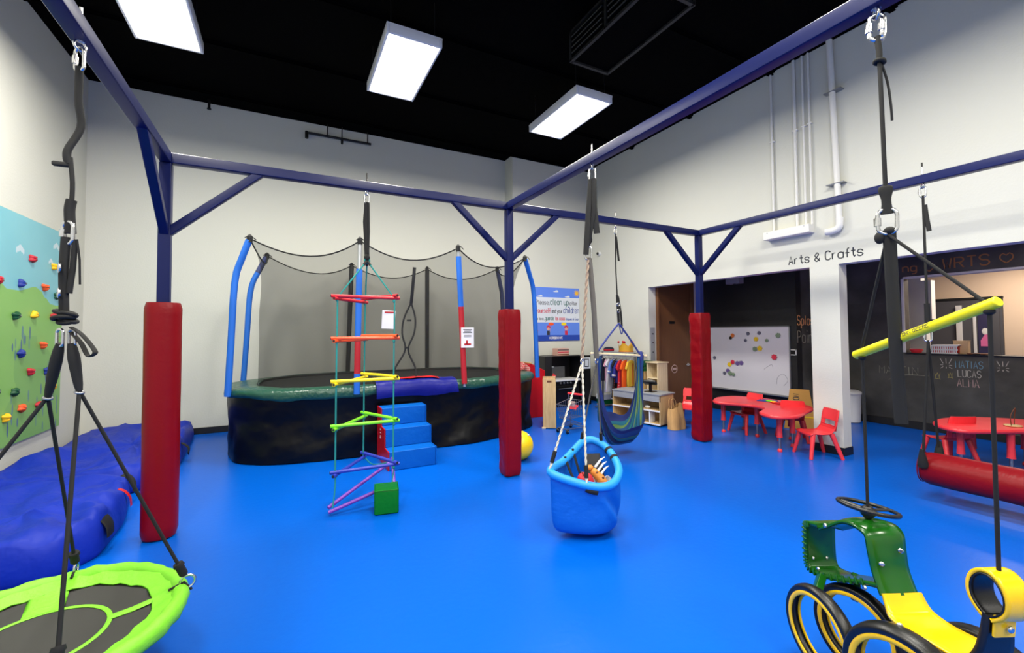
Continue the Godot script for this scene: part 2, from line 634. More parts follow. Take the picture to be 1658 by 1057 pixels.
const HX0 := -2.56
const HX1 := 6.13
const HZ0 := -8.29
const HZ1 := 4.6
const HY := 5.235

func room() -> void:
	struct("floor", MB.new().bx(HX0 - 0.15, 12.0, -0.12, 0.0, HZ0 - 0.15, HZ1 + 0.15), M.floor_blue, "bright blue sheet floor")
	struct("ceiling", MB.new().bx(HX0 - 0.15, HX1 + 0.2, HY, HY + 0.15, HZ0 - 0.15, HZ1 + 0.15), M.ceiling_black, "black painted ceiling deck")
	struct("wall_left", MB.new().bx(HX0 - 0.15, HX0, 0, HY, HZ0 - 0.15, HZ1 + 0.15), M.wall_paint)
	var b := MB.new().bx(HX0, 4.16, 0, HY, HZ0 - 0.15, HZ0)
	struct("wall_back", b, M.wall_paint)
	struct("wall_back_bay", MB.new().bx(4.16, HX1 + 0.18, 0, HY, HZ0 - 0.15, -7.94), M.wall_paint)
	struct("wall_front", MB.new().bx(HX0, HX1 + 0.18, 0, HY, HZ1, HZ1 + 0.15), M.wall_paint)
	var r := MB.new()
	r.bx(HX1, HX1 + 0.18, 0, HY, -7.94, -6.146)
	r.bx(HX1, HX1 + 0.18, 2.385, HY, -6.146, 0.4)
	r.bx(HX1, HX1 + 0.18, 0, 2.385, -3.265, -2.925)
	r.bx(HX1, HX1 + 0.18, 0, HY, 0.4, HZ1)
	struct("wall_right", r, M.wall_paint, "white wall with two tall openings into the crafts room")
	struct("baseboard_back", MB.new().bx(HX0 + 0.01, 4.16, 0, 0.1, HZ0, HZ0 + 0.012, 0.003), M.baseboard)
	struct("baseboard_left", MB.new().bx(HX0, HX0 + 0.012, 0, 0.1, HZ0 + 0.012, HZ1, 0.003), M.baseboard)
	var c := MB.new().bx(HX1 - 0.012, HX1, 0, 0.1, -3.277, -2.913, 0.003)
	c.bx(HX1, HX1 + 0.192, 0, 0.1, -2.925, -2.913, 0.003)
	c.bx(HX1, HX1 + 0.192, 0, 0.1, -3.277, -3.265, 0.003)
	c.bx(HX1 - 0.012, HX1, 0, 0.1, -7.94, -6.146, 0.003)
	struct("baseboard_right", c, M.baseboard)

func crafts_room() -> void:
	var X := HX1 + 0.18
	struct("ceiling", MB.new().bx(X, 12.0, 2.75, 2.85, -6.4, 0.6), M.trim_white)
	# side wall with the brown door
	struct("wall_side", MB.new().bx(X, 7.75, 0, 2.75, -6.3, -6.15), M.trim_white)
	var d := struct("door_1", MB.new().bx(6.36, 7.22, 0.01, 2.5, -6.15, -6.105, 0.004), M.door_brown, "dark brown wooden door")
	var fr := MB.new()
	fr.bx(6.315, 6.36, 0, 2.56, -6.15, -6.085, 0.004)
	fr.bx(7.22, 7.30, 0, 2.56, -6.15, -6.085, 0.004)
	fr.bx(6.315, 7.30, 2.5, 2.56, -6.15, -6.085, 0.004)
	part("door_frame", fr, M.door_brown, d)
	var kn := MB.new().rod(Vector3(7.11, 0.88, -6.105), Vector3(7.11, 0.88, -6.05), 0.012)
	kn.tube([Vector3(7.11, 0.88, -6.05), Vector3(7.0, 0.88, -6.05)], 0.011)
	kn.lathe([Vector2(0.03, 0), Vector2(0.03, 0.012)], Vector3(7.11, 0.88, -6.105), 14, Basis(Vector3.RIGHT, PI / 2))
	part("door_handle", kn, M.steel, d, "chrome lever handle")
	part("door_plate", MB.new().bx(6.62, 6.77, 1.69, 1.74, -6.105, -6.098, 0.002), M.plastic_black, d)
	var dz := MB.new().tube(ring(Vector3(6.74, 0.81, -6.103), 0.075, Vector3(0, 0, 1)), 0.007, 6, true, Vector2(1, 0.4))
	dz.box(Vector3(6.74, 0.81, -6.103), Vector3(0.11, 0.045, 0.004), 0.001)
	part("door_sticker", dz, M.chalk_pink, d, "round printed door sticker")
	# black wall with the whiteboard, then a step back to the chalkboard wall
	struct("wall_black", MB.new().bx(7.6, 7.75, 0, 2.75, -6.15, -4.28), M.black_paint, "matt black wall behind the whiteboard")
	var st := struct("wall_step", MB.new().bx(7.75, 8.85, 0, 2.75, -4.4, -4.28), M.chalkboard, "chalkboard return wall")
	var t1 := MB.new()
	pen(t1, "Splash", Transform3D(Basis(), Vector3(7.63, 1.64, -4.279)), 0.16, 0.75, 0.018)
	part("chalk_word", t1, M.chalk_orange, st)
	var t2 := MB.new()
	pen(t2, "Paint", Transform3D(Basis(), Vector3(7.63, 1.34, -4.279)), 0.2, 0.7, 0.012)
	part("chalk_word", t2, M.chalk_faint, st)
	var C := 8.75
	var w := MB.new()
	w.bx(C, C + 0.14, 0, 2.75, -4.28, -3.26)
	w.bx(C, C + 0.14, 0, 1.17, -3.26, -1.98)
	w.bx(C, C + 0.14, 2.39, 2.75, -3.26, -1.98)
	w.bx(C, C + 0.14, 0, 2.75, -1.98, 0.6)
	var cw := struct("wall_chalkboard", w, M.chalkboard, "chalkboard wall with a serving hatch")
	struct("wall_end", MB.new().bx(X, 12.0, 0, 2.75, 0.5, 0.6), M.trim_white)
	struct("baseboard_chalkboard", MB.new().bx(C - 0.014, C, 0, 0.12, -4.28, 0.5, 0.003), M.dark_duct)
	struct("trim_1", MB.new().bx(C - 0.03, C + 0.2, 1.17, 1.19, -3.26, -1.98, 0.004), M.plastic_black, "dark counter ledge of the serving hatch")
	var tr := MB.new().bx(C - 0.012, C + 0.15, 2.36, 2.392, -3.30, -1.94, 0.003)
	tr.bx(C - 0.012, C + 0.15, 1.19, 2.392, -3.30, -3.262, 0.003)
	tr.bx(C - 0.012, C + 0.15, 1.19, 2.392, -1.98, -1.945, 0.003)
	struct("trim_2", tr, M.trim_white, "white edge trim round the serving hatch")
	var o := Basis(Vector3(0, 0, 1), Vector3.UP, Vector3(-1, 0, 0))
	for e in [["ng", -3.27, 2.47, 0.12, 0.9, 0.02, "chalk_brown"], ["@", -3.0, 2.44, 0.16, 1.0, 0.016, "chalk_brown"], ["WRTS", -2.79, 2.46, 0.15, 0.95, 0.022, "chalk_brown"], ["@", -2.2, 2.46, 0.16, 1.15, 0.018, "chalk_brown"],
			["MATIAS", -2.69, 0.99, 0.10, 0.58, 0.009, "chalk_blue"], ["LUCAS", -2.67, 0.86, 0.10, 0.55, 0.009, "chalk_white"], ["ALMA", -2.68, 0.72, 0.11, 0.6, 0.009, "chalk_pink"],
			["*", -2.86, 0.97, 0.15, 1.3, 0.008, "chalk_white"], ["*", -2.27, 0.97, 0.14, 1.2, 0.008, "chalk_white"], ["#", -2.93, 0.8, 0.1, 1.0, 0.007, "chalk_yellow"], ["#", -2.78, 0.83, 0.08, 1.0, 0.007, "chalk_yellow"],
			["MARTIN", -3.62, 0.84, 0.12, 0.85, 0.007, "chalk_faint"]]:
		var tb := MB.new()
		pen(tb, e[0], Transform3D(o, Vector3(C - 0.001, e[2], e[1])), e[3], e[4], e[5])
		part("chalk_drawing" if e[0] in "*@#" else "chalk_word", tb, M[e[6]], cw)
	var sw := MB.new().tube(smooth([Vector3(C, 0.74, -3.5), Vector3(C, 0.83, -3.3), Vector3(C, 0.84, -3.0)]), 0.005, 6, false, Vector2(0.4, 1.0), Vector3(1, 0, 0))
	part("chalk_drawing", sw, M.chalk_faint, cw)
	# the room seen through the hatch
	struct("wall_far", MB.new().bx(11.0, 11.15, 0, 2.75, -6.4, 0.6), M.beige_wall, "beige wall of the room behind the hatch")
	struct("wall_far_side", MB.new().bx(8.89, 11.0, 0, 2.75, -4.55, -4.4), M.beige_wall)
	var gp := struct("wall_far_grey", MB.new().bx(10.94, 11.0, 0, 2.08, -3.9, -2.75), M.grey_wall, "dark grey lower wall section")
	part("rail", MB.new().bx(10.92, 10.99, 2.08, 2.12, -3.92, -2.74, 0.004), M.dark_duct, gp)
	struct("wall_far_pier", MB.new().bx(9.6, 9.75, 0, 1.72, -3.72, -3.3).bx(9.6, 9.75, 1.72, 2.38, -3.72, -3.22).bx(9.6, 9.75, 2.38, 2.75, -3.72, -3.35), M.trim_white, "stepped white pier")
	var d2 := struct("door_2", MB.new().bx(10.9, 10.94, 0, 2.0, -3.28, -2.78, 0.004), M.grey_wall, "grey door with white upright strips")
	part("door_strip", MB.new().bx(10.88, 10.9, 0, 1.98, -3.32, -3.24, 0.003), M.plastic_white, d2)
	part("door_strip", MB.new().bx(10.88, 10.9, 0, 1.9, -3.1, -3.06, 0.003), M.plastic_white, d2)
	part("pane", MB.new().bx(10.885, 10.9, 0.9, 1.85, -3.04, -2.86, 0.003), mat("pane_violet", Color(0.20, 0.19, 0.32), 0.2), d2)
	var fg := MB.new().prism(PackedVector2Array([Vector2(-0.05, 0), Vector2(0.06, 0), Vector2(0.07, 0.12), Vector2(0.03, 0.22), Vector2(0.01, 0.22), Vector2(-0.05, 0.1)]), 0.003, Transform3D(o, Vector3(10.885, 1.25, -2.96)))
	part("sticker", fg, mat("sticker_pink", Color(0.85, 0.42, 0.62), 0.6), d2, "pink sticker on the pane")
	var sh := MB.new().ball(Vector3(10.883, 1.51, -2.95), Vector3(0.004, 0.06, 0.045), 10)
	part("sticker", sh, M.plastic_white, d2)
	ceiling_light("ceiling_panel_light", "small flat panel light in the crafts room ceiling above the red tables", Vector3(7.6, 2.735, -1.5), Vector2(0.6, 0.6), CRAFT_ENERGY, Color(1.0, 0.9, 0.78))
	ceiling_light("ceiling_panel_light", "flat panel light in the ceiling behind the serving hatch", Vector3(10.0, 2.735, -2.2), Vector2(0.6, 1.2), HATCH_ENERGY, Color(1.0, 0.92, 0.84))

const CRAFT_ENERGY := 0.85
const HATCH_ENERGY := 3.6

func ceiling_things() -> void:
	for i in HALL_LAMPS.size():
		var p: Vector2 = HALL_LAMPS[i]
		var lab := "long rectangular lit panel hanging below the black ceiling"
		if i == 0:
			lab = "lit ceiling panel over the end of the trampoline beside the climbing wall"
		elif i == 1:
			lab = "lit ceiling panel over the middle of the trampoline"
		elif i == 2:
			lab = "lit ceiling panel over the hammock chair beside the black duct unit"
		else:
			lab = ["lit ceiling panel over the lime saucer swing", "lit ceiling panel over the open floor between two swings", "lit ceiling panel over the tractor swing and bolster swing", "lit ceiling panel by the left wall past the front beam", "lit ceiling panel on the centre line of the hall past the front beam", "lit ceiling panel by the right wall past the front beam"][i - 3]
		ceiling_light("ceiling_light", lab, Vector3(p.x, 4.69, p.y), Vector2(0.60, 1.26), PANEL_ENERGY, Color(1.0, 0.982, 0.935), HY - 4.69)
	for i in 9:
		var z := -7.9 + i * 1.4
		var j := MB.new().bx(HX0, HX1, HY - 0.045, HY - 0.035, z - 0.03, z + 0.03)
		j.bx(HX0, HX1, HY - 0.02, HY, z - 0.05, z + 0.05)
		j.bx(HX0, HX1, HY - 0.035, HY - 0.02, z - 0.008, z + 0.008)
		struct("ceiling_joist", j, M.ceiling_black)
	var u := thing("duct_unit", "black air handling unit with louvred sides hung from the black ceiling", "air conditioner", Vector3(3.28, HY, -3.55))
	part("casing", MB.new().bx(3.0, 3.55, 4.80, 5.1, -4.19, -2.9, 0.01), M.ceiling_black, u)
	var fr := MB.new()
	for x in [3.0, 3.55]:
		for z in [-4.19, -3.55, -2.9]:
			fr.box(Vector3(x, 4.96, z), Vector3(0.035, 0.36, 0.035))
	for x in [3.0, 3.55]:
		fr.box(Vector3(x, 4.79, -3.545), Vector3(0.035, 0.03, 1.32))
		fr.box(Vector3(x, 5.13, -3.545), Vector3(0.035, 0.03, 1.32))
	for z in [-4.19, -2.9]:
		fr.box(Vector3(3.275, 4.79, z), Vector3(0.55, 0.03, 0.035))
	part("frame", fr, M.dark_duct, u)
	for s in [-3.87, -3.22]:
		for k in 4:
			part("louvre", MB.new().box(Vector3(2.985, 4.86 + k * 0.065, s), Vector3(0.03, 0.012, 0.56), 0.0, Basis(Vector3(0, 0, 1), 0.5)), M.dark_duct, u)
	for x in [3.08, 3.47]:
		for z in [-4.1, -3.0]:
			part("hanger_rod", MB.new().rod(Vector3(x, 5.1, z), Vector3(x, HY, z), 0.008, 6), M.black_metal, u)
	var sp := thing("sprinkler_pipe", "thin black pipe with drops along the top of the rear wall", "pipe", Vector3(0.8, 5.0, -8.2))
	part("pipe", MB.new().rod(Vector3(0.29, 5.02, -8.2), Vector3(1.36, 5.02, -8.2), 0.022), M.black_metal, sp)
	part("elbow", MB.new().rod(Vector3(0.29, 5.04, -8.2), Vector3(0.29, 4.92, -8.2), 0.028), M.black_metal, sp)
	for x in [0.62, 0.86, 1.3]:
		part("hanger", MB.new().rod(Vector3(x, 5.02, -8.2), Vector3(x, HY, -8.2), 0.01), M.black_metal, sp)
	part("drop", MB.new().rod(Vector3(0.86, 5.02, -8.2), Vector3(0.86, 4.93, -8.2), 0.02), M.black_metal, sp)
	var s2 := thing("ceiling_sprinkler", "short black sprinkler drop at the ceiling edge over the rear wall", "sprinkler", Vector3(-1.1, 5.1, -8.15))
	part("stem", MB.new().rod(Vector3(-1.1, HY, -8.15), Vector3(-1.1, 5.1, -8.15), 0.018), M.black_metal, s2)
	part("head", MB.new().lathe([Vector2(0.018, 0.03), Vector2(0.03, 0.01), Vector2(0.03, 0.0)], Vector3(-1.1, 5.08, -8.15), 10), M.black_metal, s2)

const FX := [-0.854, 2.198, 5.27]
const FZ := -4.294
const FT := 3.0

func swing_frame() -> void:
	var t := thing("swing_frame", "dark blue steel swing frame with red padded posts", "swing frame", Vector3(FX[1], 0, FZ))
	part("beam", MB.new().bx(FX[0] - 0.04, FX[2] + 0.04, FT - 0.08, FT, FZ - 0.04, FZ + 0.04, 0.006), M.frame_blue, t)
	part("beam", MB.new().bx(FX[0] - 0.04, FX[2] + 0.04, FT - 0.08, FT, 2.36, 2.44, 0.006), M.frame_blue, t)
	for x in FX:
		part("beam", MB.new().bx(x - 0.04, x + 0.04, FT - 0.08, FT, FZ + 0.041, 2.359, 0.006), M.frame_blue, t)
		part("post", MB.new().bx(x - 0.04, x + 0.04, 0, FT - 0.081, FZ - 0.04, FZ + 0.04, 0.006), M.frame_blue, t)
		part("post", MB.new().bx(x - 0.04, x + 0.04, 0, FT - 0.081, 2.36, 2.44, 0.006), M.frame_blue, t)
	var br := [[FX[0], 1, 0], [FX[0], 0, 1], [FX[1], -1, 0], [FX[1], 1, 0], [FX[2], -1, 0], [FX[2], 0, 1]]
	for b in br:
		var d := Vector3(b[1], 0, b[2])
		part("brace", MB.new().beam(Vector3(b[0], 2.36, FZ) + d * 0.01, Vector3(b[0], 2.95, FZ) + d * 0.66, 0.06, 0.062, 0.005), M.frame_blue, t)
	# foam pads laced round the posts
	var form := [[0.117, 2.3, 0.002], [0.099, 8.0, 0.006], [0.106, 8.0, 0.010]]
	for i in 3:
		var rows := []
		for k in 41:
			var y: float = 0.012 + (1.81 - 0.012) * k / 40.0
			var tuck: float = 0.012 if k == 0 or k == 40 else 0.0
			var row := PackedVector3Array()
			for s in 36:
				var g := TAU * (s + 0.5) / 36
				var c := cos(g)
				var q := sin(g)
				var r: float = form[i][0] * pow(pow(absf(c), form[i][1]) + pow(absf(q), form[i][1]), -1.0 / form[i][1]) - tuck
				r += nz(c * 0.5 + i, y * 1.7, q * 0.5) * form[i][2] * 1.5
				if i > 0:
					r += maxf(0.0, sin(y * 34.0 + 3.0 * nz(c, y, q))) * form[i][2] * (0.8 if c < -0.3 else 0.25)
				row.append(Vector3(FX[i] + c * r, y, FZ + q * r))
			rows.append(row)
		var p := part("post_pad", MB.new().grid(rows), M.pad_red, t, "red vinyl foam pad")
		if i > 0:
			part("seam_flap", MB.new().bx(FX[i] - form[i][0] - 0.004, FX[i] - form[i][0] + 0.03, 0.03, 1.80, FZ + form[i][0] - 0.006, FZ + form[i][0] + 0.006, 0.003), M.pad_red, p)

func climbing_wall() -> void:
	var z0 := -7.545
	var z1 := -4.9
	var x := HX0 + 0.03
	var t := thing("climbing_wall", "painted climbing panel with sky, green hill and coloured holds", "climbing wall", Vector3(HX0, 0.42, -6.3))
	part("board", MB.new().bx(HX0 + 0.002, x, 0.42, 2.85, z0, z1, 0.003), M.laminate_grey, t)
	# the painted picture: sky, hill, clouds and rain drops
	var W := 640
	var H := 600
	var im := Image.create(W, H, false, Image.FORMAT_RGB8)
	var hill := [[-4.9, 1.75], [-5.5, 2.2], [-5.9, 2.19], [-6.16, 2.10], [-6.32, 2.034], [-6.5, 2.036], [-6.88, 2.104], [-7.0, 2.07], [-7.1, 2.0], [-7.25, 1.93], [-7.4, 1.92], [-7.55, 1.96]]
	for px in W:
		var z := z1 + (z0 - z1) * (px + 0.5) / W
		var top := 2.0
		for i in hill.size() - 1:
			if z <= hill[i][0] and z >= hill[i + 1][0]:
				var f: float = (z - hill[i][0]) / (hill[i + 1][0] - hill[i][0])
				f = f * f * (3.0 - 2.0 * f)
				top = lerpf(hill[i][1], hill[i + 1][1], f)
		for py in H:
			var y := 2.85 - (2.85 - 0.42) * (py + 0.5) / H
			var n := nz(z, y, 0.5)
			var c := Color(0.44, 0.70, 0.75).lerp(Color(0.50, 0.74, 0.78), 0.5 + 0.5 * n)
			if y < top:
				c = Color(0.47, 0.68, 0.33).lerp(Color(0.53, 0.72, 0.39), 0.5 + 0.5 * n)
				if y < 1.55 and nz(z * 0.6, y * 0.6, 7.0) > 0.22:
					c = c.lerp(Color(0.42, 0.63, 0.34), 0.6)
			im.set_pixel(px, py, c)
	for q in [[2.50, -6.53, 0.09], [2.67, -7.35, 0.085], [2.465, -7.216, 0.06], [2.62, -5.6, 0.1]]:
		for k in 5:
			dab(im, Vector2((q[1] - z1) / (z0 - z1) * W + (k - 2) * q[2] * 90, (2.85 - q[0]) / 2.43 * H + absf(k - 2) * 4), q[2] * 90 * (1.0 - 0.25 * absf(k - 2)), q[2] * 90, Color(0.74, 0.81, 0.84))
	rng.seed = 40
	for k in 60:
		var z: float = rng.randf_range(-7.5, -4.95)
		var y: float = rng.randf_range(0.46, 0.95)
		if k < 16:
			z = -6.6 + rng.randf_range(-0.2, 0.2) if k < 10 else -7.25 + rng.randf_range(-0.12, 0.12)
			y = rng.randf_range(1.3, 1.65) if k < 10 else rng.randf_range(1.0, 1.4)
		var cc: Color = [Color(0.25, 0.38, 0.52), Color(0.33, 0.50, 0.52), Color(0.38, 0.56, 0.46)][k % 3]
		dab(im, Vector2((z - z1) / (z0 - z1) * W, (2.85 - y) / 2.43 * H), 3.5, rng.randf_range(9, 22), cc)
	var m := mat("mural_paint", Color.WHITE, 0.45)
	m.albedo_texture = ImageTexture.create_from_image(im)
	# seen from the room the panel's left edge is the one nearer the viewer
	part("mural", MB.new().quad(Vector3(x + 0.001, 2.85, z1), Vector3(x + 0.001, 2.85, z0), Vector3(x + 0.001, 0.42, z0), Vector3(x + 0.001, 0.42, z1)), m, t, "painted sky, hill and rain drops")
	var cols := {"red": Color(0.74, 0.14, 0.20), "blue": Color(0.12, 0.20, 0.56), "orange": Color(0.94, 0.36, 0.16), "yellow": Color(0.96, 0.74, 0.08), "green": Color(0.06, 0.30, 0.18)}
	for k in cols:
		mat("hold_" + k, cols[k], 0.55)
	var hs := [[2.413, -6.755, "red"], [2.109, -6.121, "red"], [2.115, -6.548, "blue"], [2.122, -7.058, "orange"], [2.393, -7.279, "yellow"], [2.043, -7.365, "green"], [1.766, -6.456, "green"], [1.786, -6.831, "yellow"], [1.779, -7.281, "red"],
		[1.445, -7.051, "orange"], [1.364, -6.577, "blue"], [1.134, -7.16, "blue"], [1.156, -6.783, "red"], [0.933, -7.313, "yellow"], [1.012, -6.12, "green"], [0.966, -6.475, "green"], [0.776, -6.621, "orange"], [0.756, -6.987, "red"], [0.721, -6.326, "yellow"], [1.252, -6.07, "orange"],
		[2.3, -5.6, "yellow"], [1.7, -5.7, "blue"], [0.9, -5.6, "red"]]
	for i in hs.size():
		var b := MB.new()
		var c := Vector3(x + 0.02, hs[i][0], hs[i][1])
		rng.seed = 100 + i
		# a knobbly hold: a low dome with lobes and a bolt hole
		var rows := []
		var lob := rng.randi_range(3, 5)
		var ph := rng.randf() * TAU
		for r in 8:
			var f := r / 7.0
			var row := PackedVector3Array()
			for s in 20:
				var g := TAU * s / 20
				var rr := 0.046 * (1.0 + 0.22 * sin(lob * g + ph)) * sin(0.12 + 1.5 * (1.0 - f) * 0.98)
				var hh := 0.045 * (cos(1.5 * (1.0 - f)) + 0.16 * sin(lob * g + ph + 1.0) * f)
				row.append(Vector3(x + hh, c.y + sin(g) * rr * 0.9, c.z + cos(g) * rr * 1.15))
			rows.append(row)
		b.grid(rows)
		var o := part("climbing_hold", b, M["hold_" + hs[i][2]], t, "%s climbing hold" % hs[i][2])
		part("bolt", MB.new().lathe([Vector2(0.009, 0), Vector2(0.009, 0.012)], Vector3(x + 0.04, c.y, c.z), 6, Basis(Vector3(0, 0, 1), -PI / 2)), M.grey_metal, o)

func dab(im: Image, c: Vector2, rx: float, ry: float, col: Color) -> void:
	for y in range(maxi(0, int(c.y - ry)), mini(im.get_height(), int(c.y + ry) + 1)):
		for x in range(maxi(0, int(c.x - rx)), mini(im.get_width(), int(c.x + rx) + 1)):
			var d := Vector2((x - c.x) / rx, (y - c.y) / ry).length_squared()
			if d < 1.0 + 0.3 * nz(x * 0.05, y * 0.05, 2.0):
				im.set_pixel(x, y, col)

func cushion(poly: Array, h: float, lump: float, sd: float) -> MB:
	# a soft slab over an outline on the floor, bulging at the sides
	var c := Vector3.ZERO
	var edge := []
	for i in poly.size():
		for k in 12:
			edge.append(poly[i].lerp(poly[(i + 1) % poly.size()], k / 12.0))
	for it in 3:
		var e2 := []
		for i in edge.size():
			e2.append((edge[i - 1] + edge[i] * 2.0 + edge[(i + 1) % edge.size()]) * 0.25)
		edge = e2
	for p in edge:
		c += p / edge.size()
	var rows := []
	var prof := [[0.02, 1.0], [0.15, 1.0], [0.3, 1.0], [0.45, 1.0], [0.55, 1.0], [0.65, 1.0], [0.74, 0.99], [0.82, 0.98], [0.88, 0.96], [0.93, 0.90], [0.965, 0.78], [0.99, 0.55], [1.0, 0.35], [0.995, 0.15], [0.98, 0.05], [0.96, 0.0]]
	for q in prof:
		var row := PackedVector3Array()
		for p in edge:
			var g: Vector3 = c.lerp(p, q[0])
			var k: float = nz(g.x * 0.9 + sd, 0.3, g.z * 0.9) * lump + nz(g.x * 3.2, sd, g.z * 3.2) * lump * 0.55 + (0.35 - pow(absf(nz(g.x * 2.4 + 4.0, sd, g.z * 2.4)), 0.5)) * lump * 0.55
			g.y = maxf(0.003 if q[1] > 0.0 else 0.0, h * q[1] + k * clampf(q[1] * 1.6 - 0.1, 0.0, 1.0))
			row.append(g)
		rows.append(row)
	return MB.new().grid(rows)

func crash_mats() -> void:
	var a := [Vector3(-2.48, 0, -8.2), Vector3(-1.22, 0, -8.24), Vector3(-1.12, 0, -6.9), Vector3(-1.08, 0, -6.1), Vector3(-1.3, 0, -5.5), Vector3(-2.48, 0, -5.55)]
	var t := thing("crash_mat", "large crumpled blue crash mat lying against the rear wall behind the post", "crash mat", Vector3(-1.8, 0, -6.85))
	part("cushion", cushion(a, 0.27, 0.11, 1.0), M.mat_blue, t)
	part("handle", MB.new().tube(smooth([Vector3(-1.11, 0.23, -6.62), Vector3(-1.04, 0.18, -6.56), Vector3(-1.03, 0.12, -6.5)]), 0.035, 8, false, Vector2(1, 0.2), Vector3(0, 0, 1)), M.web_black, t, "black webbing handle")
	var b := [Vector3(-2.48, 0, -5.5), Vector3(-1.3, 0, -5.42), Vector3(-1.16, 0, -4.72), Vector3(-1.14, 0, -4.1), Vector3(-1.3, 0, -3.85), Vector3(-1.9, 0, -3.82), Vector3(-2.48, 0, -3.9)]
	var u := thing("crash_mat", "large crumpled blue crash mat with black handles beside the lime saucer swing", "crash mat", Vector3(-1.8, 0, -4.65))
	part("cushion", cushion(b, 0.27, 0.10, 5.0), M.mat_blue, u)
	for q in [[-5.32, -1.31, M.web_black, 0.06], [-4.25, -1.19, M.web_black, 0.075], [-4.85, -1.22, M.vinyl_crimson, 0.025]]:
		var x: float = q[1]
		part("handle", MB.new().tube(smooth([Vector3(x - 0.02, 0.262, q[0] + 0.02), Vector3(x + 0.025, 0.235, q[0] + 0.025), Vector3(x + 0.06, 0.18, q[0] + 0.03), Vector3(x + 0.068, 0.11, q[0] + 0.03)]), q[3], 8, false, Vector2(1, 0.12), Vector3(0, 0, 1)), q[2], u, "webbing handle")

const TC := Vector3(1.55, 0, -6.87)

func oval(g: float, a: float, b: float, k := 2.8) -> Vector3:
	var c := cos(g)
	var s := sin(g)
	var r := pow(pow(absf(c), k) + pow(absf(s), k), -1.0 / k)
	return TC + Vector3(c * r * a, 0, s * r * b)

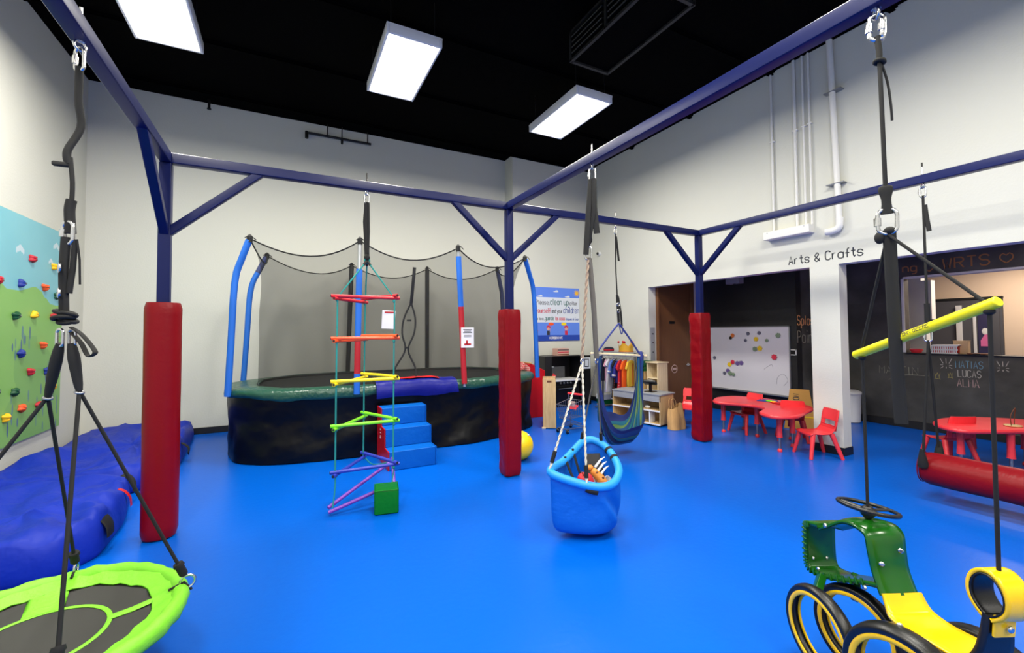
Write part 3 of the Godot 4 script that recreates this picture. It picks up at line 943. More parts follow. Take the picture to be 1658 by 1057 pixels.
func trampoline() -> void:
	var t := thing("trampoline", "large oval trampoline with black skirt, green rim pad and tall net", "trampoline", TC)
	var N := 180
	var rows := []
	for k in 23:
		var f := k / 22.0
		var row := PackedVector3Array()
		for i in N:
			var g := TAU * i / N
			var p := oval(g, 2.2, 1.13)
			var w := nz(p.x * 0.7 + f * 0.5, f * 0.9, p.z * 0.7) * 0.085 + nz(p.x * 2.2 - f * 1.4, f * 1.2, p.z * 2.2) * 0.03 + sin(f * 9.0 + 4.0 * nz(p.x * 0.5, 0, p.z * 0.5)) * 0.012 * (1.0 - f)
			p += (p - TC).normalized() * (w * (0.25 + 0.75 * f) + 0.02 - 0.03 * sin(f * PI))
			p.y = 0.83 * (1.0 - f) + (0.012 * nz(p.x * 2.0, 3.0, p.z * 2.0) + 0.012) * f
			row.append(p)
		rows.append(row)
	part("skirt", MB.new().grid(rows, true, false), M.skirt_black, t)
	# rim pad: a soft band over the springs that hangs over the edge
	rows = []
	var prof := [[0.845, 0.868], [0.85, 0.885], [0.89, 0.898], [0.95, 0.895], [1.0, 0.88], [1.022, 0.85], [1.025, 0.80], [1.015, 0.765], [1.0, 0.77], [0.99, 0.83], [0.93, 0.85]]
	for q in prof:
		var row := PackedVector3Array()
		for i in N:
			var g := TAU * i / N
			var p := oval(g, 2.2 * q[0], 1.13 * (q[0] if q[0] > 0.99 else 1.0 - (1.0 - q[0]) * 0.5))
			p.y = q[1] + nz(p.x * 1.6, q[0] * 3.0, p.z * 1.6) * (0.045 if q[1] < 0.82 else 0.014)
			row.append(p)
		rows.append(row)
	part("rim_pad", MB.new().grid(rows, true, false, true), M.rim_green, t, "dark green vinyl rim pad")
	rows = []
	for f in [0.02, 0.4, 0.8, 1.0]:
		var row := PackedVector3Array()
		for i in N:
			var p := oval(TAU * i / N, 1.9 * f, 1.05 * f)
			p.y = 0.862
			row.append(p)
		rows.append(row)
	part("jumping_bed", MB.new().grid(rows, true, false), M.bed_black, t)
	# poles: base on the rim, top leaning in
	var tops := [[-0.40, -6.15, 2.75], [0.82, -5.72, 2.75], [2.10, -5.64, 2.75], [3.35, -5.99, 2.75], [3.47, -7.26, 2.75], [2.30, -7.80, 2.75], [1.0, -7.92, 2.75], [-0.26, -7.45, 2.75]]
	var bases := [[-0.62, -6.3], [0.79, -5.72], [2.22, -5.72], [3.72, -6.25], [3.7, -7.45], [2.35, -7.98], [0.95, -7.98], [-0.55, -7.5]]
	for i in 8:
		var a := Vector3(bases[i][0], 0.80, bases[i][1])
		var b := Vector3(tops[i][0], 2.72, tops[i][1])
		var corner: bool = i in [0, 3, 4, 7]
		var mid := Vector3(lerpf(a.x, b.x, 0.28 if corner else 0.5), 2.2 if corner else 1.8, lerpf(a.z, b.z, 0.28 if corner else 0.5))
		var path := smooth([a, a.lerp(mid, 0.5), mid, mid.lerp(b, 0.5) + Vector3(0, 0.03 if corner else 0.0, 0), b], 4)
		var bare: bool = i in [1, 2]
		var po := part("net_pole", MB.new().tube(path, 0.024, 10), M.silver_tube if bare else M.grey_metal, t, "padded upright pole")
		var segs := [[0.0, 0.97, "foam_blue"]]
		if i == 1:
			segs = [[0.0, 0.14, "foam_blue"], [0.14, 0.33, "foam_red"], [0.33, 0.80, "foam_blue"]]
		elif i == 2:
			segs = [[0.03, 0.56, "foam_red"], [0.56, 0.92, "foam_blue"]]
		elif i in [5, 6]:
			segs = [[0.0, 0.98, "foam_black"]]
		elif i == 4:
			segs = [[0.0, 0.97, "foam_navy"]]
		elif i == 7:
			segs = [[0.0, 0.72, "foam_blue"], [0.72, 0.97, "foam_navy"]]
		for s in segs:
			var cut := []
			for k in 13:
				var f: float = lerpf(s[0], s[1], k / 12.0) * (path.size() - 1)
				var j := mini(int(f), path.size() - 2)
				cut.append(path[j].lerp(path[j + 1], f - j))
			part("foam_sleeve", MB.new().tube(cut, 0.038, 12), M[s[2]], po)
		part("pole_cap", MB.new().lathe([Vector2(0.03, -0.05), Vector2(0.034, 0.0), Vector2(0.03, 0.03), Vector2(0.008, 0.05)], b, 10), M.foam_black, po)
		var kn := MB.new().tube(smooth([b + Vector3(-0.05, 0.0, 0.03), b + Vector3(0.01, 0.02, 0.045), b + Vector3(0.07, -0.02, 0.03)], 3), 0.006, 5)
		part("tie", kn, M.web_black, po)
	# the net hangs from the pole tops, scalloped between them
	var top_line := []
	for i in 8:
		var a := Vector3(tops[i][0], 2.72, tops[i][1])
		var b := Vector3(tops[(i + 1) % 8][0], 2.72, tops[(i + 1) % 8][1])
		for k in 14:
			var f := k / 14.0
			var p := a.lerp(b, f)
			var s := 4.0 * f * (1.0 - f)
			p.y -= (0.05 + 0.115 * a.distance_to(b)) * s
			p += (TC - p).slide(Vector3.UP).normalized() * 0.06 * s
			top_line.append(p)
	rows = []
	for r in 11:
		var f := r / 10.0
		var row := PackedVector3Array()
		for p in top_line:
			var d: Vector3 = p - TC
			var low := oval(atan2(d.z / 1.13, d.x / 2.2), 1.88, 1.05, 2.6)
			low.y = 0.865
			var e := 1.0 - pow(1.0 - f, 3.2)
			var q: Vector3 = p.lerp(low, f)
			var h := Vector3(lerpf(p.x, low.x, e), 0, lerpf(p.z, low.z, e))
			row.append(Vector3(h.x, q.y, h.z) + Vector3(nz(q.x, f, 1.0), 0, nz(1.0, f, q.z)) * 0.02)
		rows.append(row)
	part("safety_net", MB.new().grid(rows, true, false), M.net_mesh, t, "see-through dark mesh net")
	part("net_hem", MB.new().tube(top_line, 0.009, 6, true), M.web_black, t)
	var low_line := []
	for i in N:
		var p := oval(TAU * i / N, 1.885, 1.05, 2.6)
		p.y = 0.872
		low_line.append(p)
	part("net_hem", MB.new().tube(low_line, 0.022, 6, true, Vector2(1, 0.4), Vector3.UP), M.web_black, t)
	# zipped entrance: a strip of webbing that parts into two loops
	var zf := -5.80
	var dz := MB.new().tube([Vector3(1.52, 2.43, zf + 0.06), Vector3(1.50, 2.1, zf + 0.02), Vector3(1.49, 1.95, zf)], 0.022, 6, false, Vector2(1, 0.25), Vector3.RIGHT)
	for sx in [-1, 1]:
		dz.tube(smooth([Vector3(1.49, 1.96, zf), Vector3(1.47 + sx * 0.075, 1.75, zf), Vector3(1.45 + sx * 0.08, 1.55, zf), Vector3(1.43 + sx * 0.02, 1.33, zf), Vector3(1.41 + sx * 0.13, 1.1, zf + 0.01), Vector3(1.40 + sx * 0.15, 0.97, zf + 0.02), Vector3(1.40 + sx * 0.08, 0.89, zf + 0.03)], 5), 0.012, 6, false, Vector2(1, 0.3), Vector3.RIGHT)
	for q in [[1.46, 1.72], [1.43, 1.36]]:
		dz.box(Vector3(q[0], q[1], zf + 0.01), Vector3(0.06, 0.025, 0.01), 0.002)
	part("net_zip", dz, M.foam_black, t, "black entrance zip")
	# cover over the rim at the entrance
	rows = []
	for k in 9:
		var f := k / 8.0
		var row := PackedVector3Array()
		for i in 26:
			var x := 1.02 + 1.05 * i / 25.0
			var cur := [[-5.98, 0.905], [-5.9, 0.93], [-5.82, 0.935], [-5.75, 0.925], [-5.70, 0.90], [-5.672, 0.85], [-5.665, 0.80], [-5.67, 0.76], [-5.68, 0.735]]
			var endy := 0.04 * sin(PI * i / 25.0)
			row.append(Vector3(x + (0.05 * f if i == 25 else 0.0), cur[k][1] + endy * (1.0 - f) + nz(x * 2.0, f, 2.0) * 0.03, cur[k][0] + nz(x * 2.0, f, 5.0) * 0.02))
		rows.append(row)
	var mm: StandardMaterial3D = M.vinyl_royal.duplicate()
	mm.cull_mode = BaseMaterial3D.CULL_DISABLED
	var cv := part("entry_cover", MB.new().grid(rows, false, false, false, false), mm, t, "blue and red vinyl entry cover")
	rows = []
	for k in 4:
		var row := PackedVector3Array()
		for i in 16:
			var x := 1.2 + 0.66 * i / 15.0
			row.append(Vector3(x, [0.915, 0.945, 0.952, 0.94][k] + 0.03 * sin(PI * i / 15.0) + nz(x * 2.0, k * 0.1, 2.0) * 0.03, [-5.97, -5.88, -5.8, -5.73][k] - (0.0 if i > 5 else 0.02 * (5 - i))))
		rows.append(row)
	var m2: StandardMaterial3D = M.vinyl_crimson.duplicate()
	m2.cull_mode = BaseMaterial3D.CULL_DISABLED
	part("red_panel", MB.new().grid(rows, false, false, false, false), m2, cv)
	# checked cloth left on the far end of the rim
	var ck := thing("checked_cloth", "red and white checked cloth heaped on the end of the trampoline rim", "cloth", Vector3(3.66, 0.9, -6.68))
	rows = []
	for r in 6:
		var row := PackedVector3Array()
		for c in 18:
			var g := TAU * c / 18
			var rr: float = [0.14, 0.15, 0.12, 0.09, 0.05, 0.01][r] * (1.0 + 0.25 * sin(g * 3.0 + r))
			row.append(Vector3(3.66 + cos(g) * rr * 0.8, 0.885 + [0.0, 0.03, 0.07, 0.10, 0.125, 0.135][r] + 0.012 * sin(g * 4.0), -6.68 + sin(g) * rr))
		rows.append(row)
	var ci := Image.create(32, 32, false, Image.FORMAT_RGB8)
	for y in 32:
		for x in 32:
			ci.set_pixel(x, y, [Color(0.80, 0.76, 0.74), Color(0.78, 0.36, 0.36), Color(0.70, 0.12, 0.15)][int(x % 8 < 4) + int(y % 8 < 4)])
	var cm := mat("checked_fabric", Color.WHITE, 0.9)
	cm.albedo_texture = ImageTexture.create_from_image(ci)
	cm.uv1_triplanar = true
	cm.uv1_scale = Vector3.ONE * 8.0
	part("cloth", MB.new().grid(rows), cm, ck)
	# notices
	var n1 := thing("notice_sheet", "shiny laminated notice hanging inside the trampoline net beside the zip", "notice", Vector3(1.18, 1.6, -5.86))
	part("sheet", MB.new().box(Vector3(1.19, 1.73, -5.79), Vector3(0.17, 0.24, 0.004), 0.001, Basis(Vector3(0, 0, 1), -0.05)), M.paper_white, n1)
	part("print", MB.new().box(Vector3(1.20, 1.825, -5.786), Vector3(0.12, 0.02, 0.001)), M.foam_red, n1)
	var n2 := thing("notice_sheet", "white printed notice with small red picture taped to the trampoline pole", "notice", Vector3(2.23, 1.3, -5.63))
	part("sheet", MB.new().box(Vector3(2.235, 1.485, -5.64), Vector3(0.19, 0.28, 0.004), 0.001), M.paper_white, n2)
	var pr := MB.new()
	for k in 3:
		pr.box(Vector3(2.235, 1.595 - k * 0.022, -5.637), Vector3(0.13 - 0.03 * (k % 2), 0.008, 0.001))
	for k in 2:
		pr.box(Vector3(2.235, 1.515 - k * 0.018, -5.637), Vector3(0.11, 0.006, 0.001))
	part("print", pr, M.ink_dark, n2)
	part("picture", MB.new().box(Vector3(2.235, 1.39, -5.637), Vector3(0.1, 0.025, 0.001)).box(Vector3(2.225, 1.42, -5.637), Vector3(0.025, 0.05, 0.001)), M.foam_red, n2)

func foam_things() -> void:
	# three foam steps, blue on top with red sides
	var t := thing("foam_steps", "blue foam steps with red side panels in front of the trampoline", "steps", Vector3(1.31, 0, -5.35))
	var x0 := 1.035
	var x1 := 1.60
	for k in 3:
		var z0 := -5.685
		var z1 := -5.035 - k * 0.215
		part("step", MB.new().bx(x0 + 0.012, x1 - 0.012, 0.213 * k, 0.213 * (k + 1), z0, z1, 0.008), M.vinyl_blue, t)
	var side := PackedVector2Array([Vector2(0, 0), Vector2(0.665, 0), Vector2(0.665, 0.213), Vector2(0.45, 0.213), Vector2(0.45, 0.426), Vector2(0.235, 0.426), Vector2(0.235, 0.639), Vector2(0, 0.639)])
	for x in [x0, x1 - 0.012]:
		var sp := part("side_panel", MB.new().prism(side, 0.012, Transform3D(Basis(Vector3(0, 0, 1), Vector3.UP, Vector3(-1, 0, 0)), Vector3(x + 0.012, 0, -5.70)), 0.003, true), M.vinyl_crimson if x == x0 else M.vinyl_blue, t)
		if x == x0:
			var b := MB.new()
			pen(b, "O I r", Transform3D(Basis(Vector3.UP, Vector3(0, 0, -1), Vector3(-1, 0, 0)), Vector3(x - 0.001, 0.28, -5.46)), 0.05, 0.8, 0.008)
			part("print", b, M.paper_white, sp)
	var cb := thing("foam_cube", "small green vinyl foam cube on the floor by the rope ladder", "foam cube", Vector3(0.80, 0, -3.965))
	part("cube", MB.new().box(Vector3(0.80, 0.104, -3.965), Vector3(0.205, 0.206, 0.205), 0.012, Basis(Vector3.UP, -0.18)), M.vinyl_green, cb)
	var seam := MB.new()
	var bs := Basis(Vector3.UP, -0.18)
	var loop := []
	for q in [[-1, -1], [1, -1], [1, 1], [-1, 1]]:
		loop.append(Vector3(0.80, 0.205, -3.965) + bs * Vector3(q[0] * 0.1, 0, q[1] * 0.1))
	for k in 4:
		seam.rod(loop[k], loop[(k + 1) % 4], 0.0035, 6)
	part("piping", seam, M.vinyl_green, cb)
	var bl := thing("play_ball", "yellow rubber ball on the floor behind the red padded post", "ball", Vector3(2.545, 0, -4.73))
	part("ball", MB.new().ball(Vector3(2.545, 0.175, -4.73), Vector3.ONE * 0.175, 32), M.plastic_yellow, bl)
	part("valve", MB.new().ball(Vector3(2.62, 0.31, -4.63), Vector3.ONE * 0.012, 8), M.plastic_white, bl)

# eye bolt under a beam, as a part of what hangs from it
func eyebolt(p: Vector3, parent: Node3D) -> void:
	var b := MB.new().rod(p + Vector3(0, 0.16, 0), p, 0.007, 8)
	b.tube(ring(p - Vector3(0, 0.02, 0), 0.022, Vector3(1, 0, 1), 16), 0.006, 8, true)
	b.lathe([Vector2(0.018, 0), Vector2(0.018, 0.01)], p + Vector3(0, -0.002, 0), 8)
	part("eye_bolt", b, M.steel, parent)

func saucer_swing() -> void:
	var c := Vector3(-0.92, 0.32, -2.56)
	var hang := Vector3(-0.854, 2.92, -2.66)
	var t := thing("saucer_swing", "lime green round saucer swing with dark mesh seat on black ropes", "swing", Vector3(-0.92, 0.2, -2.56))
	eyebolt(hang, t)
	link("screw_link", hang + Vector3(0, -0.085, 0), 0.11, 0.05, 0.007, Vector3(0.8, 0, 0.6), t)
	var k1 := Vector3(-0.856, 2.12, -2.62)
	part("strap", webbing(smooth([hang + Vector3(0, -0.12, 0), hang + Vector3(0.0, -0.28, 0), hang + Vector3(0.01, -0.4, 0.0), hang + Vector3(-0.03, -0.52, 0.01), hang + Vector3(-0.025, -0.58, 0.01)], 6), 0.036, Vector3(0.8, 0, 0.5), 0.012), M.web_black, t)
	part("strap_loop", MB.new().box(hang + Vector3(-0.045, -0.585, 0.01), Vector3(0.07, 0.022, 0.02), 0.005), M.web_black, t)
	part("rope", MB.new().tube(smooth([hang + Vector3(-0.02, -0.55, 0.01), Vector3(-0.858, 2.25, -2.63), k1 + Vector3(0, 0.03, 0)], 4), 0.009, 8), M.rope_black, t)
	part("strap", webbing(smooth([k1 + Vector3(0, 0.05, 0), k1 + Vector3(-0.006, 0.0, 0), k1 + Vector3(0, -0.1, 0)], 4), 0.036, Vector3(0.8, 0, 0.5), 0.02), M.web_black, t)
	link("screw_link", Vector3(-0.862, 2.02, -2.61), 0.1, 0.055, 0.008, Vector3(0.8, 0, 0.6), t)
	part("strap", webbing([Vector3(-0.87, 2.0, -2.615), Vector3(-0.875, 1.85, -2.615), Vector3(-0.868, 1.66, -2.61)], 0.042, Vector3(0.8, 0, 0.5), 0.014), M.web_black, t)
	part("strap", webbing([Vector3(-0.835, 1.99, -2.60), Vector3(-0.84, 1.86, -2.60), Vector3(-0.85, 1.75, -2.60)], 0.024, Vector3(0.8, 0, 0.5), 0.01), M.web_black, t)
	part("strap_tail", webbing([Vector3(-0.825, 1.99, -2.59), Vector3(-0.815, 1.9, -2.59), Vector3(-0.812, 1.79, -2.59)], 0.008, Vector3(0.8, 0, 0.5)), M.web_black, t)
	var buckle := MB.new()
	for y in [1.86, 1.75]:
		buckle.tube(ring(Vector3(-0.88, y, -2.59), 0.017, Vector3(1, 0, -0.4), 14), 0.006, 6, true)
	part("buckle", buckle, M.steel, t)
	# knot and the loop of spare webbing
	var knot := MB.new()
	for k in 6:
		knot.tube(ring(Vector3(-0.862 + 0.008 * sin(k * 2.0), 1.625 + 0.008 * k, -2.61 + 0.006 * cos(k * 3.0)), 0.022 + 0.006 * (k % 3), Vector3(0.35 * sin(k * 1.7), 1, 0.35 * cos(k)), 18), 0.009, 6, true)
	part("knot", knot, M.web_black, t)
	part("strap_tail", webbing(smooth([Vector3(-0.84, 1.6, -2.6), Vector3(-0.80, 1.57, -2.58), Vector3(-0.755, 1.51, -2.56), Vector3(-0.745, 1.485, -2.55), Vector3(-0.77, 1.475, -2.56), Vector3(-0.80, 1.53, -2.58), Vector3(-0.84, 1.58, -2.6)], 5), 0.026, Vector3(0.5, 0, -0.86)), M.web_black, t)
	for s in [-1, 1]:
		link("screw_link", Vector3(-0.858 + s * 0.02, 1.555, -2.605), 0.075, 0.034, 0.006, Vector3(0.8, 0, 0.6), t, false)
	var jl := Vector3(-0.93, 1.295, -2.66)
	var jr := Vector3(-0.806, 1.32, -2.592)
	for q in [[Vector3(-0.878, 1.53, -2.61), jl], [Vector3(-0.838, 1.53, -2.6), jr]]:
		part("rope_sleeve", MB.new().tube(smooth([q[0], q[0].lerp(q[1], 0.5), q[1]], 3), [0.014, 0.019, 0.022, 0.021, 0.019, 0.016, 0.012], 10), M.web_black, t)
		part("rope_ring", MB.new().tube(ring(q[1] - Vector3(0, 0.006, 0), 0.013, Vector3(0.3, 1, 0.2), 14), 0.006, 6, true), M.grey_metal, t)
	var R := 0.52
	var at := [c + Vector3(R * 0.985, 0.03, -0.09), c + Vector3(-0.03, 0.03, -R * 0.99), c + Vector3(-R * 0.985, 0.03, 0.09), c + Vector3(0.22, 0.03, 0.45)]
	for q in [[jl, at[2]], [jl, at[1]], [jr, at[3]], [jr, at[0]]]:
		var d: Vector3 = (q[1] - q[0]).normalized()
		part("rope", MB.new().rod(q[0], q[1] - d * 0.05, 0.0078, 8), M.rope_black, t)
		part("rope_end", MB.new().lathe([Vector2(0.012, 0.0), Vector2(0.019, 0.01), Vector2(0.019, 0.05), Vector2(0.024, 0.055), Vector2(0.02, 0.07)], q[1] - d * 0.05, 10, Basis(Quaternion(Vector3.UP, -d))), M.rope_black, t)
		part("screw_link", MB.new().tube(ring(q[1] - d * 0.015, 0.03, d.cross(Vector3.UP), 14), 0.006, 6, true), M.steel, t)
	# seat: padded steel ring, lime border and straps, mesh centre
	var rows := []
	for k in 64:
		var g := TAU * k / 64
		var o := Vector3(cos(g), 0, sin(g))
		var row := PackedVector3Array()
		for j in 12:
			var h := TAU * j / 12
			var rr := 0.036 + 0.003 * sin(g * 37.0) + nz(o.x * 3.0, j * 0.05, o.z * 3.0) * 0.008
			row.append(c + o * (0.485 + cos(h) * rr) + Vector3.UP * (sin(h) * rr * 1.15))
		rows.append(row)
	part("rim_pad", MB.new().grid(rows, true, false, true), M.lime, t)
	rows = []
	for q in [[0.478, 0.028], [0.45, 0.02], [0.42, 0.004], [0.388, -0.002], [0.38, -0.009], [0.41, -0.010], [0.45, 0.004], [0.47, 0.012]]:
		var row := PackedVector3Array()
		for k in 72:
			var g := TAU * k / 72
			var wob: float = (0.005 * sin(g * 9.0 + 1.0) + 0.003 * sin(g * 17.0)) if q[0] < 0.4 else 0.0
			row.append(c + Vector3(cos(g) * (q[0] + wob), q[1] + 0.004 * sin(g * 23.0) * (0.48 - q[0]) * 10.0, sin(g) * (q[0] + wob)))
		rows.append(row)
	part("border", MB.new().grid(rows, true, false, true), M.lime, t)
	part("mesh_seat", MB.new().lathe([Vector2(0.004, -0.03), Vector2(0.2, -0.028), Vector2(0.35, -0.018), Vector2(0.44, -0.002), Vector2(0.44, -0.006), Vector2(0.35, -0.022), Vector2(0.2, -0.032), Vector2(0.004, -0.034)], c, 48), M.saucer_mesh, t, "dark mesh fabric")
	part("strap_ring", MB.new().tube(ring(c + Vector3(0, -0.024, 0), 0.235, Vector3.UP, 48), 0.011, 6, true, Vector2(0.3, 1.0), Vector3.UP), M.lime, t)
	for k in 4:
		var g := PI * 0.5 * k - 0.22
		var o := Vector3(cos(g), 0, sin(g))
		var wd := 0.07 if k == 3 else 0.024
		part("strap_band", MB.new().tube([c + o * 0.23 + Vector3(0, -0.023, 0), c + o * 0.31 + Vector3(0, -0.018, 0), c + o * 0.4 + Vector3(0, -0.003, 0)], wd, 8, false, Vector2(0.16 * 0.024 / wd, 1.0), Vector3.UP), M.lime, t)
	for q in at:
		var dd: Vector3 = (q - c).slide(Vector3.UP).normalized()
		part("webbing_band", MB.new().tube([c + dd * 0.44 + Vector3(0, 0.026, 0), c + dd * 0.5 + Vector3(0, 0.045, 0), c + dd * 0.53 + Vector3(0, 0.0, 0)], 0.006, 6), M.web_black, t)

func rope_ladder() -> void:
	var hang := Vector3(0.676, 2.92, FZ)
	var t := thing("rope_ladder", "hanging triangle rope ladder with rainbow coloured rungs", "rope ladder", Vector3(0.66, 0, -4.3))
	eyebolt(hang, t)
	part("bolt_end", MB.new().rod(hang + Vector3(0, 0.08, 0), hang + Vector3(0, 0.17, 0), 0.008, 6), M.black_metal, t)
	link("screw_link", hang + Vector3(0, -0.075, 0), 0.09, 0.042, 0.006, Vector3(1, 0, 0), t)
	part("strap", webbing([hang + Vector3(0, -0.11, 0), hang + Vector3(-0.012, -0.3, 0), hang + Vector3(0.004, -0.62, 0)], 0.045, Vector3(1, 0, 0.2), 0.01), M.web_black, t)
	part("strap", webbing([hang + Vector3(0.012, -0.12, 0.01), hang + Vector3(0.016, -0.4, 0.01), hang + Vector3(0.01, -0.6, 0.01)], 0.025, Vector3(1, 0, 0.2), 0.006), M.web_black, t)
	var k := Vector3(0.68, 2.25, FZ)
	part("knot", MB.new().ball(k + Vector3(0, 0.03, 0), Vector3(0.028, 0.035, 0.025), 10), M.web_black, t)
	part("knot", MB.new().tube(ring(k, 0.022, Vector3(0, 0, 1), 14), 0.009, 6, true), M.rope_teal, t)
	var A := Vector3(0.405, 0, -4.13)
	var B := Vector3(0.905, 0, -4.13)
	var C := Vector3(0.71, 0, -4.58)
	var ys := [1.88, 1.505, 1.125, 0.735, 0.335]
	var cols := ["rung_red", "rung_orange", "rung_yellow", "rung_green", "rung_blue"]
	for p in [A, B, C]:
		var up := Vector3(p.x, ys[0], p.z)
		part("rope", MB.new().tube([k, k.lerp(up, 0.5), up, Vector3(p.x - 0.008, 1.1, p.z), Vector3(p.x - 0.012, ys[4] - 0.02, p.z)], 0.0075, 8), M.rope_teal, t)
		part("rope_clamp", MB.new().tube([k.lerp(up, 0.02), k.lerp(up, 0.12)], 0.013, 8), M.foam_black, t)
		for y in ys:
			part("knot", MB.new().ball(Vector3(p.x - 0.006, y - 0.022, p.z), Vector3(0.014, 0.016, 0.014), 8), M.rope_teal, t)
	for i in 5:
		var y: float = ys[i]
		var o := 0
		for e in [[A, B], [B, C], [C, A]]:
			var d: Vector3 = (e[1] - e[0]).normalized()
			var lift: float = [0.012, 0.03, -0.008][o]
			var p: Vector3 = e[0] - d * 0.05 + Vector3(-0.004, y + lift, 0)
			var q: Vector3 = e[1] + d * 0.05 + Vector3(-0.004, y + lift - 0.004, 0)
			var rg := part("rung", MB.new().rod(p, q, 0.0155, 12), M[cols[i]], t, "%s wooden rung" % String(cols[i]).trim_prefix("rung_"))
			for w in [p, q]:
				part("end_cap", MB.new().rod(w - d * 0.003, w + d * 0.003, 0.011, 10), M.foam_black, rg)
			o += 1
	# the lowest triangle has slipped and rests on the floor
	var a2 := Vector3(0.335, 0.035, -4.06)
	var b2 := Vector3(0.90, 0.17, -4.12)
	var c2 := Vector3(0.93, 0.29, -4.40)
	for e in [[a2, b2], [a2 + Vector3(0.0, 0.03, -0.03), c2], [b2 + Vector3(0, -0.02, 0.01), c2 + Vector3(0.02, 0.03, -0.02)]]:
		part("rung", MB.new().rod(e[0], e[1], 0.0155, 12), M.rung_purple, t, "purple wooden rung")
	part("rope", MB.new().tube(smooth([Vector3(A.x - 0.01, 0.32, A.z), Vector3(0.39, 0.2, -4.11), Vector3(0.37, 0.06, -4.08)], 4), 0.006, 6), M.rope_teal, t)
	part("rope", MB.new().tube(smooth([Vector3(B.x, 0.32, B.z), Vector3(0.9, 0.26, -4.14), b2 + Vector3(-0.02, 0.01, 0)], 4), 0.006, 6), M.rope_teal, t)
	part("rope", MB.new().tube(smooth([Vector3(C.x, 0.32, C.z), Vector3(0.78, 0.26, -4.5), c2], 4), 0.006, 6), M.rope_teal, t)

func twisted(path: Array, r: float) -> MB:
	# a laid rope: three strands wound round each other
	var b := MB.new()
	var pts := []
	for i in path.size() - 1:
		var n := maxi(4, int(path[i].distance_to(path[i + 1]) / (r * 1.3)))
		for k in n:
			pts.append(path[i].lerp(path[i + 1], float(k) / n))
	pts.append(path[path.size() - 1])
	for s in 2:
		var st := []
		for i in pts.size():
			var t: Vector3 = (pts[mini(i + 1, pts.size() - 1)] - pts[maxi(i - 1, 0)]).normalized()
			var x := t.cross(Vector3(0, 0, 1)).normalized()
			var y := t.cross(x)
			var g := i * 0.85 + PI * s
			st.append(pts[i] + (x * cos(g) + y * sin(g)) * r * 0.45)
		b.tube(st, r * 0.6, 6)
	return b

